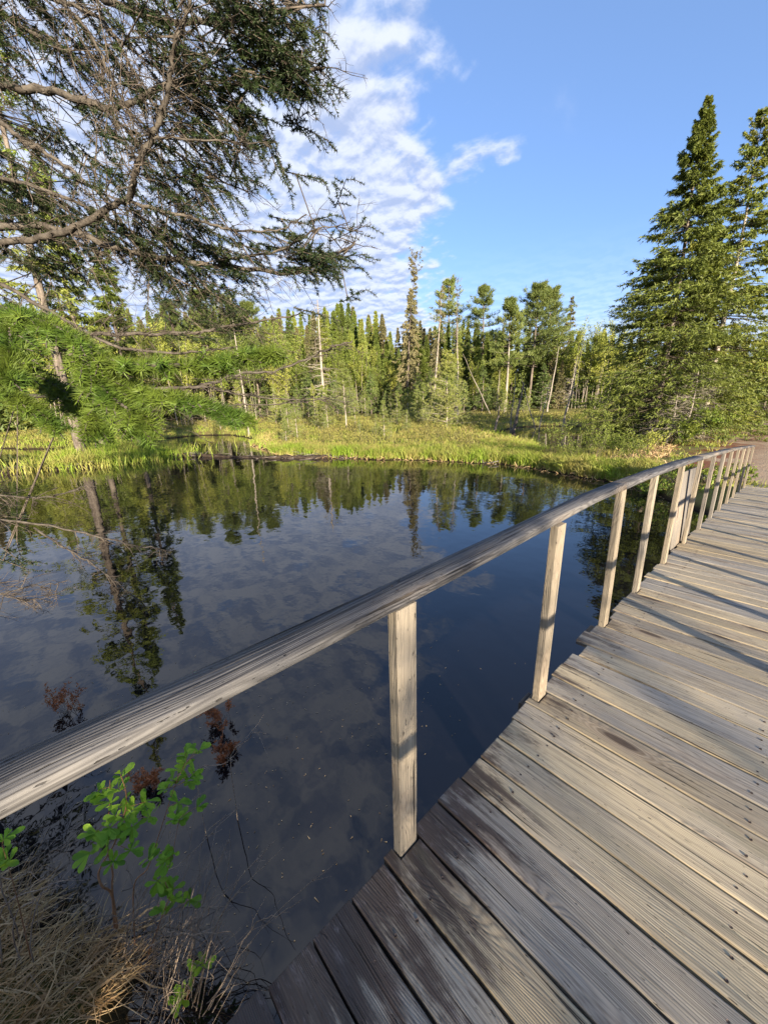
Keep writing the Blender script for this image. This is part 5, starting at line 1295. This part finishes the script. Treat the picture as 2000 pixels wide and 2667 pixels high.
def leafy(name, label, stems, pts, group=None):
    r = tag(empty(name, (0, 0, 0)), label, 'shrub')
    sp_all = []
    for s_, r0 in stems:
        p_ = spline(s_, len(s_) * 5); sp_all.append(p_); g = G(); tube(g, p_, np.linspace(r0, r0 * .3, len(p_)), 6); ob('stem', g, M['stem'], r)
    ap = np.concatenate(sp_all); gt = G(); made = []
    for c_ in pts:
        c_ = np.array(c_); j_ = int(np.argmin(np.linalg.norm(ap - c_, axis=1) + np.where(ap[:, 2] > c_[2], .05, 0))); d_ = c_ - ap[j_]
        prisms(gt, [ap[j_]], [c_], .0016, .001)
        ax = norm((d_ + np.array([0, 0, .08]) + rng.normal(0, .02, 3))[None])[0]
        for q in range(9):
            a_ = rng.uniform(0, 6.28); u_, w_ = perp(ax[None]); rd = u_[0] * math.cos(a_ + q * .9) + w_[0] * math.sin(a_ + q * .9)
            D_ = norm((ax * .5 + rd)[None])[0]; base = c_ - ax * rng.uniform(-.004, .02); L = rng.uniform(.030, .068)
            g = G()
            # obovate toothed leaf facing mostly up
            sd_ = norm(np.cross(D_, TOCAM * .6 + np.array([0, 0, .7]) + rng.normal(0, .35, 3))[None])[0]; nm_ = np.cross(sd_, D_)
            ts = np.array([0, .25, .5, .75, .92]); ww = np.array([.03, .08, .15, .20, .13]) * L
            mid_ = base + D_ * (ts * L)[:, None] - nm_ * (.12 * L * ts ** 2)[:, None]
            lf = mid_ + sd_ * ww[:, None] + nm_ * (ww * .22)[:, None]; rt_ = mid_ - sd_ * ww[:, None] + nm_ * (ww * .22)[:, None]
            V = np.vstack([mid_, lf, rt_, [base + D_ * L - nm_ * .13 * L]])
            f = []
            for k2 in range(4): f += [(k2, k2 + 5, k2 + 6, k2 + 1), (k2, k2 + 1, k2 + 11, k2 + 10)]
            g.add(V, f, float(np.clip(rng.normal(.5, .2), 0, 1))); g.F.append(np.array([(4, 9, 15), (4, 15, 14)]))
            ob('leaf', g, M['leaf_bush'], r)
    ob('leaf_stalks', gt, M['stem'], r)
    return r
leafy('shrub', 'bright green leafy shrub with orange stems on the near bank under the handrail', [(s_, r0) for k_, s_, r0 in STEMS[:2]], LV)
leafy('shrub', 'thin leafy shrub leaning over the dark water right of the orange stemmed one', [(s_, r0) for k_, s_, r0 in STEMS[2:]], LV2)
leafy('shrub', 'leaves of a small shrub at the left edge just below the handrail', [([(-1.3, -.52, -.95), (-1.24, -.47, -.5), (-1.2, -.44, -.16)], .003)], LV3)
leafy('shrub', 'small leafy sprig low at the water beside the deck edge', [([(-.74, -.06, -1.2), (-.73, .0, -1.08), (-.74, .06, -.98)], .003)], LV4)

# rusty waterweed and dark brush at the left
for q, (x, y, s_) in enumerate(((-3.42, -.28, .30), (-2.3, .72, .22), (-1.9, .62, .14), (-2.1, .1, .16))):
    Wd, C = bush(rng, s_, s_ * .8, 14, 800, .026, .4, .0015, False, 1.0, .5, 3)[1:]
    make_tree('water_plant', ['largest rusty red plant in the water beyond the handrail', 'rusty plant in the water under the middle of the handrail', 'small rusty twig tuft right of the handrail plant', 'rusty plant behind the green shrub'][q], 'plant', (None, Wd, C), (None, M['pale_twig'], M['red']), (x, y, WATER - .02))
Wd, C = bush(rng, .7, .4, 20, 900, .03, .35, .003, False, 1.0, .3, 4)[1:]
make_tree('shrub', 'dark brush at the left edge above the handrail', 'shrub', (None, Wd, C), (None, M['twig'], M['fir_old']), (-2.6, -1.0, -1.05))

# young birches on the bank behind the viewer, in the way of the low sun
rng = np.random.default_rng(31)
nrm = (-SUN_DIR[1], SUN_DIR[0])
for q, (t_, qq, s_, lo_, nl_) in enumerate(((10.5, -3.4, 1.0, .5, 1500), (12.5, -2.1, 1.0, .6, 1300), (11.6, -.8, .92, .70, 900), (12.6, .3, .92, .72, 700), (11.8, 1.35, .93, .78, 260))):
    x = SUN_DIR[0] * t_ + nrm[0] * qq; y = SUN_DIR[1] * t_ + nrm[1] * qq
    T, Wd, C = birch(rng, 4.05 * s_ - H1(x, y), 7, nl_, 1.0, .12, lo_)
    make_tree('birch_tree', ['leftmost', 'second', 'third', 'fourth', 'fifth'][q] + ' young birch of the row on the bank behind the viewer', 'birch tree', (T, Wd, C), (M['birch'], M['twig'], M['leaf_yellow']), (x, y, H1(x, y)), 'birches behind the viewer')
for q, (t_, qq, h_, nl_) in enumerate(((8.8, -3.0, 3.5, 2600), (9.2, -1.7, 3.5, 2400), (9.0, -.6, 3.4, 2200), (9.4, .2, 2.9, 500))):
    x = SUN_DIR[0] * t_ + nrm[0] * qq; y = SUN_DIR[1] * t_ + nrm[1] * qq
    make_tree('shrub', ['leftmost', 'second', 'third', 'smallest'][q] + ' alder bush on the bank behind the viewer', 'shrub', bush(rng, h_, 1.0, 30, nl_, .10, .6, .008, True), (None, M['twig'], M['leaf_bush']), (x, y, H1(x, y)))

# where several things still share a label, tell them apart by height and order along the view
seen = {}
for o_ in list(bpy.data.objects):
    if o_.parent is None and 'category' in o_: seen.setdefault(o_['label'], []).append(o_)
ORD = ['leftmost'] + [w_ + ' from left' for w_ in ('second third fourth fifth sixth seventh eighth ninth tenth eleventh twelfth thirteenth fourteenth fifteenth sixteenth seventeenth eighteenth nineteenth twentieth twenty-first twenty-second twenty-third twenty-fourth twenty-fifth twenty-sixth twenty-seventh twenty-eighth twenty-ninth thirtieth').split()]
for lab, L_ in seen.items():
    if 1 < len(L_) <= 30:
        L_.sort(key=lambda o: -math.atan2(CAM[0] - o.location.x, o.location.y))
        for q, o_ in enumerate(L_):
            tx = lab + ', ' + ORD[q]
            if len(tx.split()) <= 16: o_['label'] = tx
for o_ in bpy.data.objects:
    if o_.parent and o_.name.split('.')[0] in ('branches', 'crown', 'leaf_stalks'): o_['kind'] = 'stuff'
